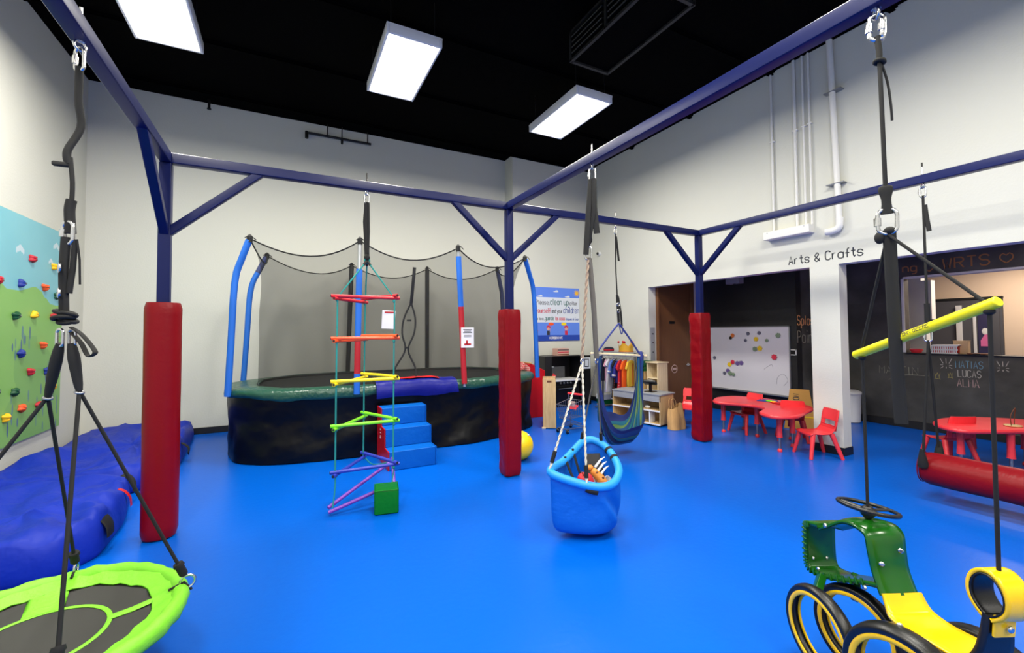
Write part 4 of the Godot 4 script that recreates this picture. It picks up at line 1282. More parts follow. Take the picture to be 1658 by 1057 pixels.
func bucket_swing() -> void:
	var hang := Vector3(2.198, 2.92, -2.80)
	var t := thing("bucket_swing", "bright blue fabric bucket swing on ropes", "swing", Vector3(2.12, 0.05, -2.80))
	eyebolt(hang, t)
	part("bolt_end", MB.new().rod(hang + Vector3(0, 0.08, 0), hang + Vector3(0, 0.17, 0), 0.007, 6), M.black_metal, t)
	link("screw_link", hang + Vector3(0, -0.085, 0), 0.11, 0.05, 0.008, Vector3(0.8, 0, 0.6), t)
	var R := Vector3(2.188, 2.205, -2.85)
	part("strap", webbing([hang + Vector3(-0.01, -0.12, 0), hang + Vector3(-0.035, -0.4, -0.01), R + Vector3(-0.04, -0.02, 0.02)], 0.045, Vector3(0.8, 0, 0.5), 0.008), M.web_black, t)
	part("strap", webbing([hang + Vector3(0.01, -0.12, 0), hang + Vector3(0.015, -0.35, 0), hang + Vector3(0.04, -0.56, 0)], 0.05, Vector3(0.8, 0, 0.5), 0.008), M.web_black, t)
	part("strap", webbing([hang + Vector3(0.0, -0.12, 0.02), hang + Vector3(0.0, -0.4, 0.01), R + Vector3(0, 0.06, 0)], 0.035, Vector3(0.8, 0, 0.5), 0.01), M.web_black, t)
	part("strap_loop", MB.new().tube(ring(R + Vector3(0, 0.11, 0), 0.03, Vector3(0, 0, 1), 14), 0.012, 6, true), M.web_black, t)
	link("screw_link", R, 0.11, 0.05, 0.008, Vector3(0.8, 0, 0.6), t)
	# fabric tub: rim outline from the pointed corner round to the far end
	var rim := [Vector3(1.79, 0.50, -2.83), Vector3(1.93, 0.44, -2.68), Vector3(2.08, 0.41, -2.60), Vector3(2.21, 0.42, -2.60), Vector3(2.33, 0.47, -2.68), Vector3(2.40, 0.53, -2.82), Vector3(2.41, 0.59, -2.95), Vector3(2.36, 0.625, -3.05), Vector3(2.27, 0.615, -3.07), Vector3(2.15, 0.575, -3.02), Vector3(1.98, 0.53, -2.93)]
	var edge := []
	var n := rim.size()
	for i in n:
		for k in 6:
			edge.append(rim[i].cubic_interpolate(rim[(i + 1) % n], rim[(i - 1 + n) % n], rim[(i + 2) % n], k / 6.0))
	part("rim_tube", MB.new().tube(edge, 0.032, 10, true), M.bucket_rim, t, "light blue padded rim")
	var cen := Vector3(2.10, 0.035, -2.80)
	var rows := []
	var prof := [[1.0, 0.0], [1.02, 0.1], [1.03, 0.2], [1.03, 0.3], [1.02, 0.4], [1.01, 0.5], [1.0, 0.6], [0.985, 0.7], [0.96, 0.8], [0.92, 0.88], [0.85, 0.95], [0.7, 0.99], [0.4, 1.0], [0.05, 1.0]]
	for q in prof:
		var row := PackedVector3Array()
		for i in edge.size():
			var p: Vector3 = edge[i]
			var h := Vector3(lerpf(cen.x, p.x, q[0]), 0, lerpf(cen.z, p.z, q[0]))
			h += (Vector3(p.x, 0, p.z) - Vector3(cen.x, 0, cen.z)).normalized() * (nz(p.x * 1.2, q[1] * 0.6, p.z * 1.2) * 0.03 * sin(PI * clampf(q[1], 0, 1)))
			# a slack fold running down the near side
			var fx: float = p.x - (2.04 + 0.24 * q[1])
			if p.z > -2.8 and q[1] > 0.15 and q[1] < 0.95:
				var fade := sin(PI * (q[1] - 0.15) / 0.8)
				h += Vector3(0.2, 0, 1).normalized() * (fade * (0.022 * exp(-fx * fx / 0.0012) - 0.03 * exp(-(fx - 0.075) * (fx - 0.075) / 0.0016)))
			h.y = lerpf(p.y, cen.y, q[1])
			row.append(h)
		rows.append(row)
	var m: StandardMaterial3D = M.bucket_blue.duplicate()
	m.cull_mode = BaseMaterial3D.CULL_DISABLED
	part("tub", MB.new().grid(rows, true, false), m, t)
	# inner liner, floor panel and straps
	rows = []
	for q in [[0.97, 0.02], [0.92, 0.2], [0.86, 0.28], [0.6, 0.30], [0.05, 0.30]]:
		var row := PackedVector3Array()
		for i in edge.size():
			var p: Vector3 = edge[i]
			row.append(Vector3(lerpf(cen.x, p.x, q[0]), lerpf(p.y, 0.28, clampf(q[1] * 3.3, 0, 1)), lerpf(cen.z, p.z, q[0])))
		rows.append(row)
	part("seat_liner", MB.new().grid(rows, true, false), m, t)
	part("mesh_panel", MB.new().quad(Vector3(2.24, 0.535, -3.0), Vector3(2.37, 0.53, -2.965), Vector3(2.36, 0.33, -2.88), Vector3(2.22, 0.33, -2.93)), M.saucer_mesh, t)
	for q in [[Vector3(1.99, 0.565, -2.925), Vector3(2.0, 0.45, -2.86), Vector3(2.03, 0.33, -2.78)], [Vector3(2.11, 0.60, -2.99), Vector3(2.11, 0.5, -2.94), Vector3(2.12, 0.34, -2.86)]]:
		part("inner_strap", webbing(smooth(q, 4), 0.03, Vector3(0.86, 0, -0.3), 0.006), M.web_black, t)
	for p in [[edge[29], edge[30]], [edge[33], edge[34]]]:
		part("rim_band", MB.new().tube([p[0], p[1]], 0.035, 10), M.web_black, t)
	part("corner_tie", MB.new().tube(smooth([Vector3(1.97, 0.40, -2.63), Vector3(2.01, 0.385, -2.605), Vector3(2.05, 0.375, -2.59)], 3), 0.018, 8, false, Vector2(1.0, 0.4)), M.web_black, t)
	part("corner_tie", MB.new().tube(smooth([Vector3(1.80, 0.45, -2.82), Vector3(1.825, 0.40, -2.79), Vector3(1.845, 0.35, -2.77)], 3), 0.022, 8, false, Vector2(1.0, 0.4)), M.vinyl_royal, t)
	# ropes: pale pair to the near corners, grey pair to the far end
	var S := Vector3(2.098, 1.345, -2.83)
	part("rope", twisted([R + Vector3(0, -0.04, 0), R.lerp(S, 0.5), S], 0.0135), M.rope_tan, t)
	part("screw_link", MB.new().tube(ring(S + Vector3(0, -0.02, 0), 0.022, Vector3(0.5, 0, 1), 14), 0.006, 6, true), M.steel, t)
	for q in [Vector3(1.80, 0.56, -2.83), Vector3(1.985, 0.47, -2.64)]:
		var d: Vector3 = (S - q).normalized()
		part("rope", twisted([S + Vector3(0, -0.03, 0), q + d * 0.04], 0.0095), M.rope_white, t)
		part("rope_end", MB.new().tube([q + d * 0.01, q + d * 0.10], 0.016, 8), M.rope_black, t)
		part("rope", twisted([q + d * 0.02, q - d * 0.06], 0.012), M.rope_white, t)
	var G := Vector3(2.29, 1.34, -2.89)
	part("rope", webbing([R + Vector3(0.01, -0.04, 0), R.lerp(G, 0.5) + Vector3(0.012, 0, 0), G], 0.042, Vector3(0.8, 0, 0.5), 0.02), M.web_grey, t)
	part("screw_link", MB.new().tube(ring(G + Vector3(0, -0.02, 0), 0.022, Vector3(0.5, 0, 1), 14), 0.006, 6, true), M.steel, t)
	for q in [Vector3(2.26, 0.63, -3.07), Vector3(2.40, 0.63, -2.98)]:
		var d: Vector3 = (G - q).normalized()
		part("rope", MB.new().rod(G + Vector3(0, -0.03, 0), q + d * 0.05, 0.0065, 6), M.web_grey, t)
		part("rope_end", MB.new().tube([q, q + d * 0.07], 0.014, 8), M.rope_black, t)
	# toys lying in the tub
	mat("toy_orange", Color(0.80, 0.50, 0.18), 0.5)
	mat("toy_brown", Color(0.40, 0.22, 0.11), 0.6)
	var L := 0.285
	var cup := thing("toy_apple", "round red toy apple lying in the blue bucket swing", "toy", Vector3(2.05, L + 0.02, -2.72), "toys in the bucket swing")
	part("body", MB.new().lathe([Vector2(0.004, 0.028), Vector2(0.03, 0.012), Vector2(0.058, 0.03), Vector2(0.066, 0.065), Vector2(0.06, 0.1), Vector2(0.04, 0.125), Vector2(0.02, 0.125), Vector2(0.004, 0.112)], Vector3(2.055, L + 0.075, -2.715), 22, Basis(Vector3(0, 0, 1), 0.35)), M.foam_red, cup)
	part("stalk", MB.new().rod(Vector3(2.015, L + 0.185, -2.715), Vector3(2.0, L + 0.215, -2.715), 0.005), M.toy_brown, cup)
	var fo := thing("toy_hand_rake", "white plastic fork with three prongs sticking out of the bucket swing", "toy", Vector3(2.2, L + 0.02, -2.8), "toys in the bucket swing")
	var fb := MB.new()
	for k in 3:
		var a := Vector3(2.19 + 0.022 * k, L + 0.20 - 0.038 * k, -2.80)
		fb.tube([a, a + Vector3(0.075, 0.045, -0.02), a + Vector3(0.12, 0.055, -0.03)], [0.010, 0.008, 0.003], 8)
	part("prongs", fb, M.plastic_white, fo)
	part("grip", MB.new().tube(smooth([Vector3(2.20, L + 0.18, -2.80), Vector3(2.17, L + 0.13, -2.78), Vector3(2.13, L + 0.04, -2.76)], 4), 0.016, 8), M.plastic_white, fo)
	var gi := thing("toy_animal", "orange spotted toy animal lying in the bucket swing", "toy", Vector3(2.15, L + 0.03, -2.73), "toys in the bucket swing")
	part("body", MB.new().tube(smooth([Vector3(2.13, L + 0.20, -2.77), Vector3(2.155, L + 0.17, -2.75), Vector3(2.19, L + 0.12, -2.72), Vector3(2.22, L + 0.07, -2.69)], 4), [0.014, 0.024, 0.03, 0.032, 0.033, 0.034, 0.036, 0.038, 0.038, 0.036, 0.032, 0.024, 0.012], 12), M.toy_orange, gi)
	part("head", MB.new().ball(Vector3(2.122, L + 0.215, -2.775), Vector3(0.028, 0.022, 0.024), 10), M.toy_orange, gi)
	for q in [Vector3(2.15, L + 0.185, -2.725), Vector3(2.185, L + 0.15, -2.695), Vector3(2.215, L + 0.105, -2.66), Vector3(2.205, L + 0.135, -2.71)]:
		part("spot", MB.new().ball(q, Vector3(0.012, 0.01, 0.008), 8), M.toy_brown, gi)
	for q in [Vector3(2.20, L + 0.03, -2.67), Vector3(2.24, L + 0.02, -2.7)]:
		part("leg", MB.new().rod(Vector3(2.21, L + 0.09, -2.69), q, 0.011, 8), M.toy_orange, gi)
	var wc := thing("toy_cup", "white plastic toy cup lying in the blue bucket swing", "toy", Vector3(2.235, L + 0.02, -2.77), "toys in the bucket swing")
	var tb2 := Basis(Vector3(1, 0, 0), 0.9) * Basis(Vector3(0, 0, 1), -0.3)
	part("body", MB.new().lathe([Vector2(0.001, 0.0), Vector2(0.036, 0.0), Vector2(0.045, 0.08), Vector2(0.04, 0.08), Vector2(0.032, 0.01), Vector2(0.001, 0.01)], Vector3(2.235, L + 0.06, -2.77), 18, tb2), M.plastic_white, wc)
	var bo := thing("toy_bowl", "white toy bowl under the toys in the blue bucket swing", "toy", Vector3(2.14, L, -2.70), "toys in the bucket swing")
	part("bowl", MB.new().lathe([Vector2(0.001, 0.0), Vector2(0.03, 0.0), Vector2(0.065, 0.04), Vector2(0.062, 0.042), Vector2(0.028, 0.006), Vector2(0.001, 0.006)], Vector3(2.14, L + 0.035, -2.70), 18, Basis(Vector3(1, 0, 0), 0.3)), M.plastic_white, bo)
	part("berry", MB.new().ball(Vector3(2.10, L + 0.06, -2.68), Vector3.ONE * 0.016, 8), M.toy_brown, bo)

func hammock_swing() -> void:
	var hang := Vector3(3.73, 2.92, FZ)
	var t := thing("hammock_chair", "hanging hammock chair of blue, teal and green striped cloth", "hammock chair", Vector3(3.78, 0.14, FZ))
	eyebolt(hang, t)
	part("bolt_end", MB.new().rod(hang + Vector3(0, 0.08, 0), hang + Vector3(0, 0.17, 0), 0.007, 6), M.black_metal, t)
	link("screw_link", hang + Vector3(0, -0.075, 0), 0.09, 0.042, 0.006, Vector3(1, 0, 0), t)
	part("strap", webbing([hang + Vector3(0, -0.11, 0), hang + Vector3(0.0, -0.6, 0), Vector3(3.745, 2.0, FZ)], 0.018, Vector3(1, 0, 0.2), 0.008), M.web_black, t)
	part("strap_tail", webbing([hang + Vector3(0.01, -0.15, 0), hang + Vector3(0.03, -0.3, 0), hang + Vector3(0.05, -0.46, 0)], 0.03, Vector3(1, 0, 0.2), 0.006), M.web_black, t)
	part("strap", webbing([Vector3(3.745, 2.02, FZ), Vector3(3.755, 1.85, FZ), Vector3(3.765, 1.67, FZ)], 0.04, Vector3(1, 0, 0.2), 0.012), M.web_black, t)
	part("strap_tail", webbing([Vector3(3.76, 2.0, FZ), Vector3(3.80, 1.8, FZ), Vector3(3.815, 1.62, FZ)], 0.03, Vector3(1, 0, 0.2), 0.008), M.web_black, t)
	part("buckle", MB.new().tube(ring(Vector3(3.752, 1.9, FZ + 0.01), 0.022, Vector3(0, 0, 1), 12), 0.006, 6, true).tube(ring(Vector3(3.758, 1.82, FZ + 0.01), 0.02, Vector3(0, 0, 1), 12), 0.006, 6, true), M.steel, t)
	var K := Vector3(3.765, 1.66, FZ)
	var a := Vector3(3.38, 1.285, FZ)
	var b := Vector3(4.16, 1.235, FZ)
	var bar := part("spreader_bar", MB.new().rod(a + Vector3(-0.05, 0.003, 0), b + Vector3(0.06, -0.004, 0), 0.016, 12), M.birch_pale, t, "pale wooden spreader bar")
	for p in [a + Vector3(-0.05, 0.003, 0), b + Vector3(0.06, -0.004, 0)]:
		part("bar_end", MB.new().ball(p, Vector3(0.018, 0.02, 0.02), 10), M.birch_pale, bar)
	for p in [a + Vector3(0.02, 0, 0), b - Vector3(0.03, 0, 0)]:
		part("cord", MB.new().tube(smooth([K, K.lerp(p, 0.5) + Vector3(0, 0.01, 0), p], 4), 0.012, 8), M.cord_blue, t)
		part("cord_wrap", MB.new().lathe([Vector2(0.018, -0.06), Vector2(0.03, -0.02), Vector2(0.03, 0.03), Vector2(0.016, 0.06)], p, 12), M.cord_blue, t)
	part("cord", MB.new().tube(smooth([K, K + Vector3(0.03, -0.03, 0.01), K + Vector3(0.055, -0.10, 0.01), K + Vector3(0.035, -0.135, 0.01), K + Vector3(0.015, -0.09, 0.01), K], 4), 0.007, 6), M.cord_blue, t)
	# cloth: gathered at both ends of the bar, opening into a pouch
	var rows := []
	var NV := 48
	var NU := 30
	for i in NV + 1:
		var v := -1.0 + 2.0 * i / NV
		var av := absf(v)
		var g := v * PI * 0.5
		var x := 3.785 + (0.30 if v > 0.0 else -0.345) * pow(absf(sin(g)), 0.62)
		var y := 0.14 + 1.10 * pow(1.0 - cos(g), 1.35)
		if v > 0.55:
			x += 0.03 * (v - 0.55) / 0.45
		var open := pow(cos(g), 0.9)
		var op := pow(open, 2.2)
		var w := 0.015 + 0.24 * op
		var lift := 0.015 + 0.27 * op
		var row := PackedVector3Array()
		for j in NU + 1:
			var u := -1.0 + 2.0 * j / NU
			var fold := 0.012 * sin(u * 15.0 + v * 3.0) * (0.4 + av) + 0.008 * sin(u * 31.0 + v * 5.0)
			var back := lift * (1.25 if u < 0 else 0.9)
			row.append(Vector3(x + fold * (0.5 + av) + 0.02 * u * v, y + back * u * u + fold * open * 1.2 + 0.05 * open * u * sin(v * 3.0), FZ + w * u + fold * 0.5))
		rows.append(row)
	var im := Image.create(256, 8, false, Image.FORMAT_RGB8)
	var pal := [[22, Color(0.07, 0.14, 0.38)], [34, Color(0.04, 0.33, 0.43)], [42, Color(0.34, 0.46, 0.27)], [62, Color(0.05, 0.23, 0.42)], [72, Color(0.08, 0.38, 0.43)], [84, Color(0.03, 0.10, 0.25)], [104, Color(0.05, 0.31, 0.50)], [113, Color(0.36, 0.48, 0.28)], [134, Color(0.04, 0.35, 0.43)], [152, Color(0.06, 0.17, 0.42)], [162, Color(0.34, 0.46, 0.28)], [182, Color(0.05, 0.33, 0.48)], [196, Color(0.03, 0.10, 0.25)], [212, Color(0.08, 0.40, 0.43)], [222, Color(0.34, 0.46, 0.29)], [240, Color(0.06, 0.24, 0.45)], [256, Color(0.07, 0.14, 0.38)]]
	var k := 0
	for px in 256:
		if px >= pal[k][0]:
			k += 1
		for py in 8:
			im.set_pixel(px, py, pal[k][1])
	var m := mat("hammock_cloth", Color.WHITE, 0.9)
	m.albedo_texture = ImageTexture.create_from_image(im)
	m.cull_mode = BaseMaterial3D.CULL_DISABLED
	part("sling", MB.new().grid(rows, false, false, false, false), m, t, "striped woven cloth")

func ribbon(path: Array, wide: Array, dirs: Array, thick: float, curl := 0.0) -> MB:
	# a strip of bent tyre: centre line, half-widths and width directions, with thickness and curled edges
	var rows := []
	var n := path.size()
	for i in n:
		var t: Vector3 = (path[mini(i + 1, n - 1)] - path[maxi(i - 1, 0)]).normalized()
		var d: Vector3 = (dirs[i] - t * dirs[i].dot(t)).normalized()
		var up := t.cross(d)
		var row := PackedVector3Array()
		for j in 9:
			var u := -1.0 + j / 4.0
			row.append(path[i] + d * (u * wide[i]) + up * (curl * u * u + thick))
		for j in 9:
			var u := 1.0 - j / 4.0
			row.append(path[i] + d * (u * wide[i] * 0.97) + up * (curl * u * u - thick))
		rows.append(row)
	return MB.new().grid(rows)

func spline(keys: Array, each := 5) -> Array:
	# keys: [point, half-width, width direction] -> three arrays
	var p := []
	var w := []
	var d := []
	for k in keys:
		p.append(k[0])
		w.append(Vector3(k[1], 0, 0))
		d.append(k[2])
	var ww := []
	for q in smooth(w, each):
		ww.append(q.x)
	return [smooth(p, each), ww, smooth(d, each)]

func tyre_wheel(c: Vector3, R: float, t: Node3D, wide: float, axis: Vector3) -> void:
	var ax := axis.normalized()
	var e1 := (Vector3.UP - ax * ax.y).normalized()
	var e2 := ax.cross(e1)
	var b := MB.new()
	var rows := []
	for k in 48:
		var g := TAU * k / 48
		var o := e1 * cos(g) + e2 * sin(g)
		var tr := 0.0
		rows.append(PackedVector3Array([c + o * (R * 0.80) + ax * wide * 0.8, c + o * (R * 0.93) + ax * wide, c + o * (R - 0.006 + tr) + ax * wide * 0.75, c + o * (R + tr) + ax * wide * 0.3, c + o * (R + tr) - ax * wide * 0.3, c + o * (R - 0.006 + tr) - ax * wide * 0.75, c + o * (R * 0.93) - ax * wide, c + o * (R * 0.80) - ax * wide * 0.8, c + o * (R * 0.82) - ax * wide * 0.55, c + o * (R * 0.93) - ax * wide * 0.6, c + o * (R * 0.93) + ax * wide * 0.6, c + o * (R * 0.82) + ax * wide * 0.55]))
	var w := part("wheel", b.grid(rows, true, false, true), M.tire_black, t, "black rubber tyre wheel")
	for s in [-1, 1]:
		var pts := []
		for k in 48:
			var g := TAU * k / 48
			var o := e1 * cos(g) + e2 * sin(g)
			pts.append(c + o * (R * 0.815) + ax * (s * wide * 0.82))
		part("wheel_rim", MB.new().tube(pts, R * 0.055, 8, true, Vector2(0.5, 1.0), ax), M.tire_yellow, w, "yellow painted rim")

func bolts(pts: Array, t: Node3D, out: Vector3) -> void:
	for p in pts:
		part("bolt", MB.new().lathe([Vector2(0.011, 0), Vector2(0.011, 0.004), Vector2(0.006, 0.007)], p, 8, Basis(Quaternion(Vector3.UP, out.normalized()))), M.steel, t)

func tractor_swing() -> void:
	var hang := Vector3(2.198, 2.92, -0.88)
	# own axes: forward along the body, side away from the near wheels, height above the floor
	var F := Vector3(0.4226, 0, -0.9063)
	var S := Vector3(0.9063, 0, 0.4226)
	var O := Vector3(2.25, 0, -0.87)
	var at := func(f: float, y: float, l: float) -> Vector3: return O + F * f + S * l + Vector3.UP * y
	var t := thing("tractor_swing", "green and yellow tractor swing cut from old tyres on black ropes", "swing", O)
	eyebolt(hang, t)
	link("screw_link", hang + Vector3(0, -0.08, 0), 0.11, 0.052, 0.008, Vector3(0.6, 0, 0.8), t)
	link("screw_link", hang + Vector3(0.02, -0.085, 0.01), 0.09, 0.045, 0.007, Vector3(0.9, 0, -0.3), t)
	var K := Vector3(2.203, 2.035, -0.868)
	var W := Vector3(0.42, 0, 0.91)
	part("strap", webbing([hang + Vector3(0, -0.12, 0), Vector3(2.2, 2.74, -0.875), Vector3(2.2, 2.70, -0.875)], 0.022, W, 0.01), M.web_black, t)
	part("knot", MB.new().tube(ring(Vector3(2.2, 2.69, -0.875), 0.016, Vector3(0.3, 1, 0.2), 12), 0.009, 6, true), M.web_black, t)
	part("strap_tail", webbing(smooth([Vector3(2.205, 2.68, -0.87), Vector3(2.225, 2.6, -0.86), Vector3(2.235, 2.5, -0.855), Vector3(2.24, 2.44, -0.855)], 4), 0.009, W), M.web_black, t)
	part("strap", webbing([Vector3(2.2, 2.69, -0.875), Vector3(2.201, 2.4, -0.872), Vector3(2.202, 2.13, -0.87)], 0.016, W, 0.010), M.web_black, t)
	part("strap_loop", MB.new().tube(smooth([Vector3(2.202, 2.165, -0.87), Vector3(2.202, 2.145, -0.87), Vector3(2.2, 2.10, -0.868), Vector3(2.203, 2.045, -0.868)], 4), [0.012, 0.019, 0.023, 0.024, 0.024, 0.023, 0.02, 0.017, 0.016, 0.016, 0.018, 0.02, 0.021], 8, false, Vector2(1, 0.5), W), M.web_black, t)
	link("screw_link", K + Vector3(0, -0.02, 0), 0.105, 0.062, 0.0075, W, t)
	part("knot", MB.new().ball(K + Vector3(-0.006, -0.085, -0.026), Vector3(0.018, 0.026, 0.018), 12), M.web_black, t)
	part("knot", MB.new().ball(K + Vector3(0.006, -0.06, 0.004), Vector3(0.02, 0.018, 0.02), 12), M.web_black, t)
	part("wide_strap", webbing(smooth([K + Vector3(0.004, -0.055, 0.004), K + Vector3(0.006, -0.14, 0.004), K + Vector3(0.008, -0.3, 0.006), K + Vector3(0.012, -0.6, 0.010), K + Vector3(0.016, -0.85, 0.018)], 5), 0.044, W, 0.006), M.web_black, t)
	var a: Vector3 = at.call(0.207, 1.449, 0.0)
	var b: Vector3 = at.call(-0.372, 1.659, 0.0)
	var d := (b - a).normalized()
	for q in [a + d * 0.03, b - d * 0.03]:
		part("rope", MB.new().rod(K + Vector3(0, -0.075, 0), q, 0.0065, 8), M.rope_black, t)
	var by := part("spreader_bar", MB.new().tube([a, a + d * 0.004, b - d * 0.004, b], [0.015, 0.0195, 0.0195, 0.015], 14), M.bar_yellow, t, "yellow tube with black lettering")
	var up := (Vector3.UP - d * d.y).normalized()
	var out := d.cross(up)
	var tn := (out * 0.9 + up * 0.25).normalized()
	var ty := tn.cross(d)
	var lt := MB.new()
	pen(lt, "JOHN DEERE", Transform3D(Basis(d, ty, tn), a + d * 0.256 + tn * 0.019 - ty * 0.006), 0.013, 1.15, 0.003)
	part("lettering", lt, M.ink_dark, by)
	part("bar_band", MB.new().rod(a + d * 0.205, a + d * 0.211, 0.0205, 14), M.ink_dark, by)
	var fr: Vector3 = at.call(0.166, 0.765, 0.0)
	var re: Vector3 = at.call(-0.34, 0.755, 0.0)
	for q in [[a + d * 0.04 - Vector3(0, 0.018, 0), fr], [b - d * 0.03 - Vector3(0, 0.018, 0), re]]:
		part("rope", MB.new().rod(q[0], q[1], 0.0065, 8), M.rope_black, t)
		part("knot", MB.new().ball(q[0] + Vector3(0, -0.004, 0), Vector3(0.016, 0.012, 0.016), 10), M.rope_black, t)
	# steering wheel on the rope
	var sc: Vector3 = at.call(0.166, 0.772, 0.0)
	var sw := MB.new().tube(ring(sc, 0.108, Vector3(0.17, 1, 0.03), 32), 0.009, 8, true)
	for k in 3:
		var g := TAU * k / 3 + 0.4
		sw.tube([sc - Vector3(0, 0.01, 0), sc + Vector3(cos(g) * 0.104, -cos(g) * 0.017, sin(g) * 0.106)], 0.012, 8, false, Vector2(0.5, 1))
	part("steering_wheel", sw, M.tire_black, t)
	part("steering_hub", MB.new().lathe([Vector2(0.012, -0.05), Vector2(0.028, -0.03), Vector2(0.03, -0.01), Vector2(0.016, 0.006)], sc, 14), M.tire_black, t)
	# bonnet, neck and seat: strips of tyre, painted
	var s := spline([[at.call(0.36, 0.605, -0.03), 0.07, S], [at.call(0.30, 0.645, -0.02), 0.078, S], [at.call(0.22, 0.70, 0.0), 0.088, S], [at.call(0.14, 0.715, 0.005), 0.092, S], [at.call(0.085, 0.69, 0.005), 0.086, S], [at.call(0.065, 0.62, 0.0), 0.083, S], [at.call(0.05, 0.55, 0.0), 0.08, S], [at.call(0.015, 0.475, 0.0), 0.08, S]], 6)
	var hood := part("bonnet", ribbon(s[0], s[1], s[2], 0.007, -0.014), M.tire_green, t, "green painted tyre strip")
	s = spline([[at.call(0.02, 0.482, 0.0), 0.081, S], [at.call(-0.002, 0.44, 0.0), 0.088, S], [at.call(-0.03, 0.415, 0.0), 0.098, S], [at.call(-0.10, 0.41, 0.0), 0.10, S], [at.call(-0.19, 0.425, 0.0), 0.095, S], [at.call(-0.26, 0.43, 0.0), 0.088, S]], 6)
	part("seat", ribbon(s[0], s[1], s[2], 0.008, 0.004), M.tire_yellow, t, "yellow painted tyre seat")
	# grille: tread bent forward, down and back under the bonnet
	var loop := [at.call(0.34, 0.618, -0.03), at.call(0.40, 0.605, -0.03), at.call(0.425, 0.585, -0.03), at.call(0.43, 0.52, -0.03), at.call(0.428, 0.44, -0.03), at.call(0.42, 0.395, -0.03), at.call(0.39, 0.375, -0.03), at.call(0.30, 0.395, -0.025), at.call(0.20, 0.435, -0.015), at.call(0.11, 0.475, -0.005), at.call(0.04, 0.50, 0.0)]
	var hw := []
	var dd := []
	for p in smooth(loop, 3):
		hw.append(0.078)
		dd.append(S)
	part("grille", ribbon(smooth(loop, 3), hw, dd, 0.009, 0.0), M.tire_green, t, "green tyre loop with ribbed tread")
	var path := smooth(loop, 6)
	for k in range(6, path.size() - 6, 2):
		var tg: Vector3 = (path[k + 1] - path[k - 1]).normalized()
		var nn := tg.cross(S)
		part("tread_rib", MB.new().box(path[k] - S * 0.079 + nn * 0.004, Vector3(0.009, 0.03, 0.009), 0.002, Basis(S, nn, tg)), M.tire_green, hood)
	# fork legs from the grille down to the front wheels
	part("wheel_leg", MB.new().beam(at.call(0.30, 0.40, -0.12), at.call(0.24, 0.335, -0.20), 0.042, 0.03, 0.003, S), M.tire_green, t)
	part("wheel_leg", MB.new().beam(at.call(0.30, 0.40, 0.04), at.call(0.22, 0.335, -0.02), 0.042, 0.03, 0.003, S), M.tire_green, t)
	tyre_wheel(at.call(0.188, 0.218, -0.217), 0.189, t, 0.028, Vector3(0.935, 0.03, 0.355))
	tyre_wheel(at.call(0.187, 0.218, -0.045), 0.189, t, 0.032, Vector3(0.985, -0.02, 0.12))
	tyre_wheel(at.call(-0.16, 0.245, -0.15), 0.215, t, 0.042, Vector3(0.99, 0.06, 0.10))
	tyre_wheel(at.call(-0.16, 0.235, 0.15), 0.205, t, 0.038, Vector3(0.98, -0.05, 0.2))
	# tail: a looped strip on a black stalk
	var c: Vector3 = at.call(-0.335, 0.685, 0.0)
	var tl := []
	var ins := []
	hw = []
	dd = []
	for k in 27:
		var g := -PI * 0.5 + 0.25 + (TAU - 0.5) * k / 26.0
		var pinch := 1.0 - 0.35 * pow(maxf(0.0, -sin(g)), 3.0)
		var v: Vector3 = F * (cos(g) * 0.058 * pinch) + Vector3.UP * (sin(g) * 0.078)
		tl.append(c + v)
		ins.append(c + v * 0.86)
		hw.append(0.042)
		dd.append(S)
	part("tail_loop", ribbon(tl, hw, dd, 0.006), M.tire_yellow, t, "yellow tyre loop")
	var lining: StandardMaterial3D = M.tire_black
	part("tail_lining", ribbon(ins, hw, dd, 0.003), lining, t, "black rubber inside of the loop")
	part("tail_tab", MB.new().beam(at.call(-0.352, 0.63, 0.0), at.call(-0.345, 0.555, 0.0), 0.075, 0.012, 0.004, S.cross(Vector3.UP)), M.tire_yellow, t)
	hw = []
	dd = []
	var stalk := smooth([at.call(-0.33, 0.62, 0.0), at.call(-0.325, 0.55, 0.0), at.call(-0.31, 0.48, 0.0), at.call(-0.27, 0.42, 0.0), at.call(-0.2, 0.395, 0.0)], 4)
	for i in stalk.size():
		hw.append(0.042 + 0.0025 * i)
		dd.append(S)
	part("tail_stalk", ribbon(stalk, hw, dd, 0.010), M.tire_black, t)
	bolts([at.call(-0.362, 0.59, 0.005)], t, -F)
	bolts([at.call(0.30, 0.635, -0.095), at.call(0.36, 0.40, -0.09), at.call(0.10, 0.46, -0.082), at.call(0.235, 0.345, -0.215), at.call(0.215, 0.345, -0.03), at.call(0.42, 0.42, -0.07), at.call(0.42, 0.42, 0.0)], t, -S + Vector3.UP * 0.2)
	bolts([at.call(0.05, 0.585, -0.05), at.call(0.045, 0.64, 0.03), at.call(-0.13, 0.455, -0.15)], t, -F - S * 0.5)

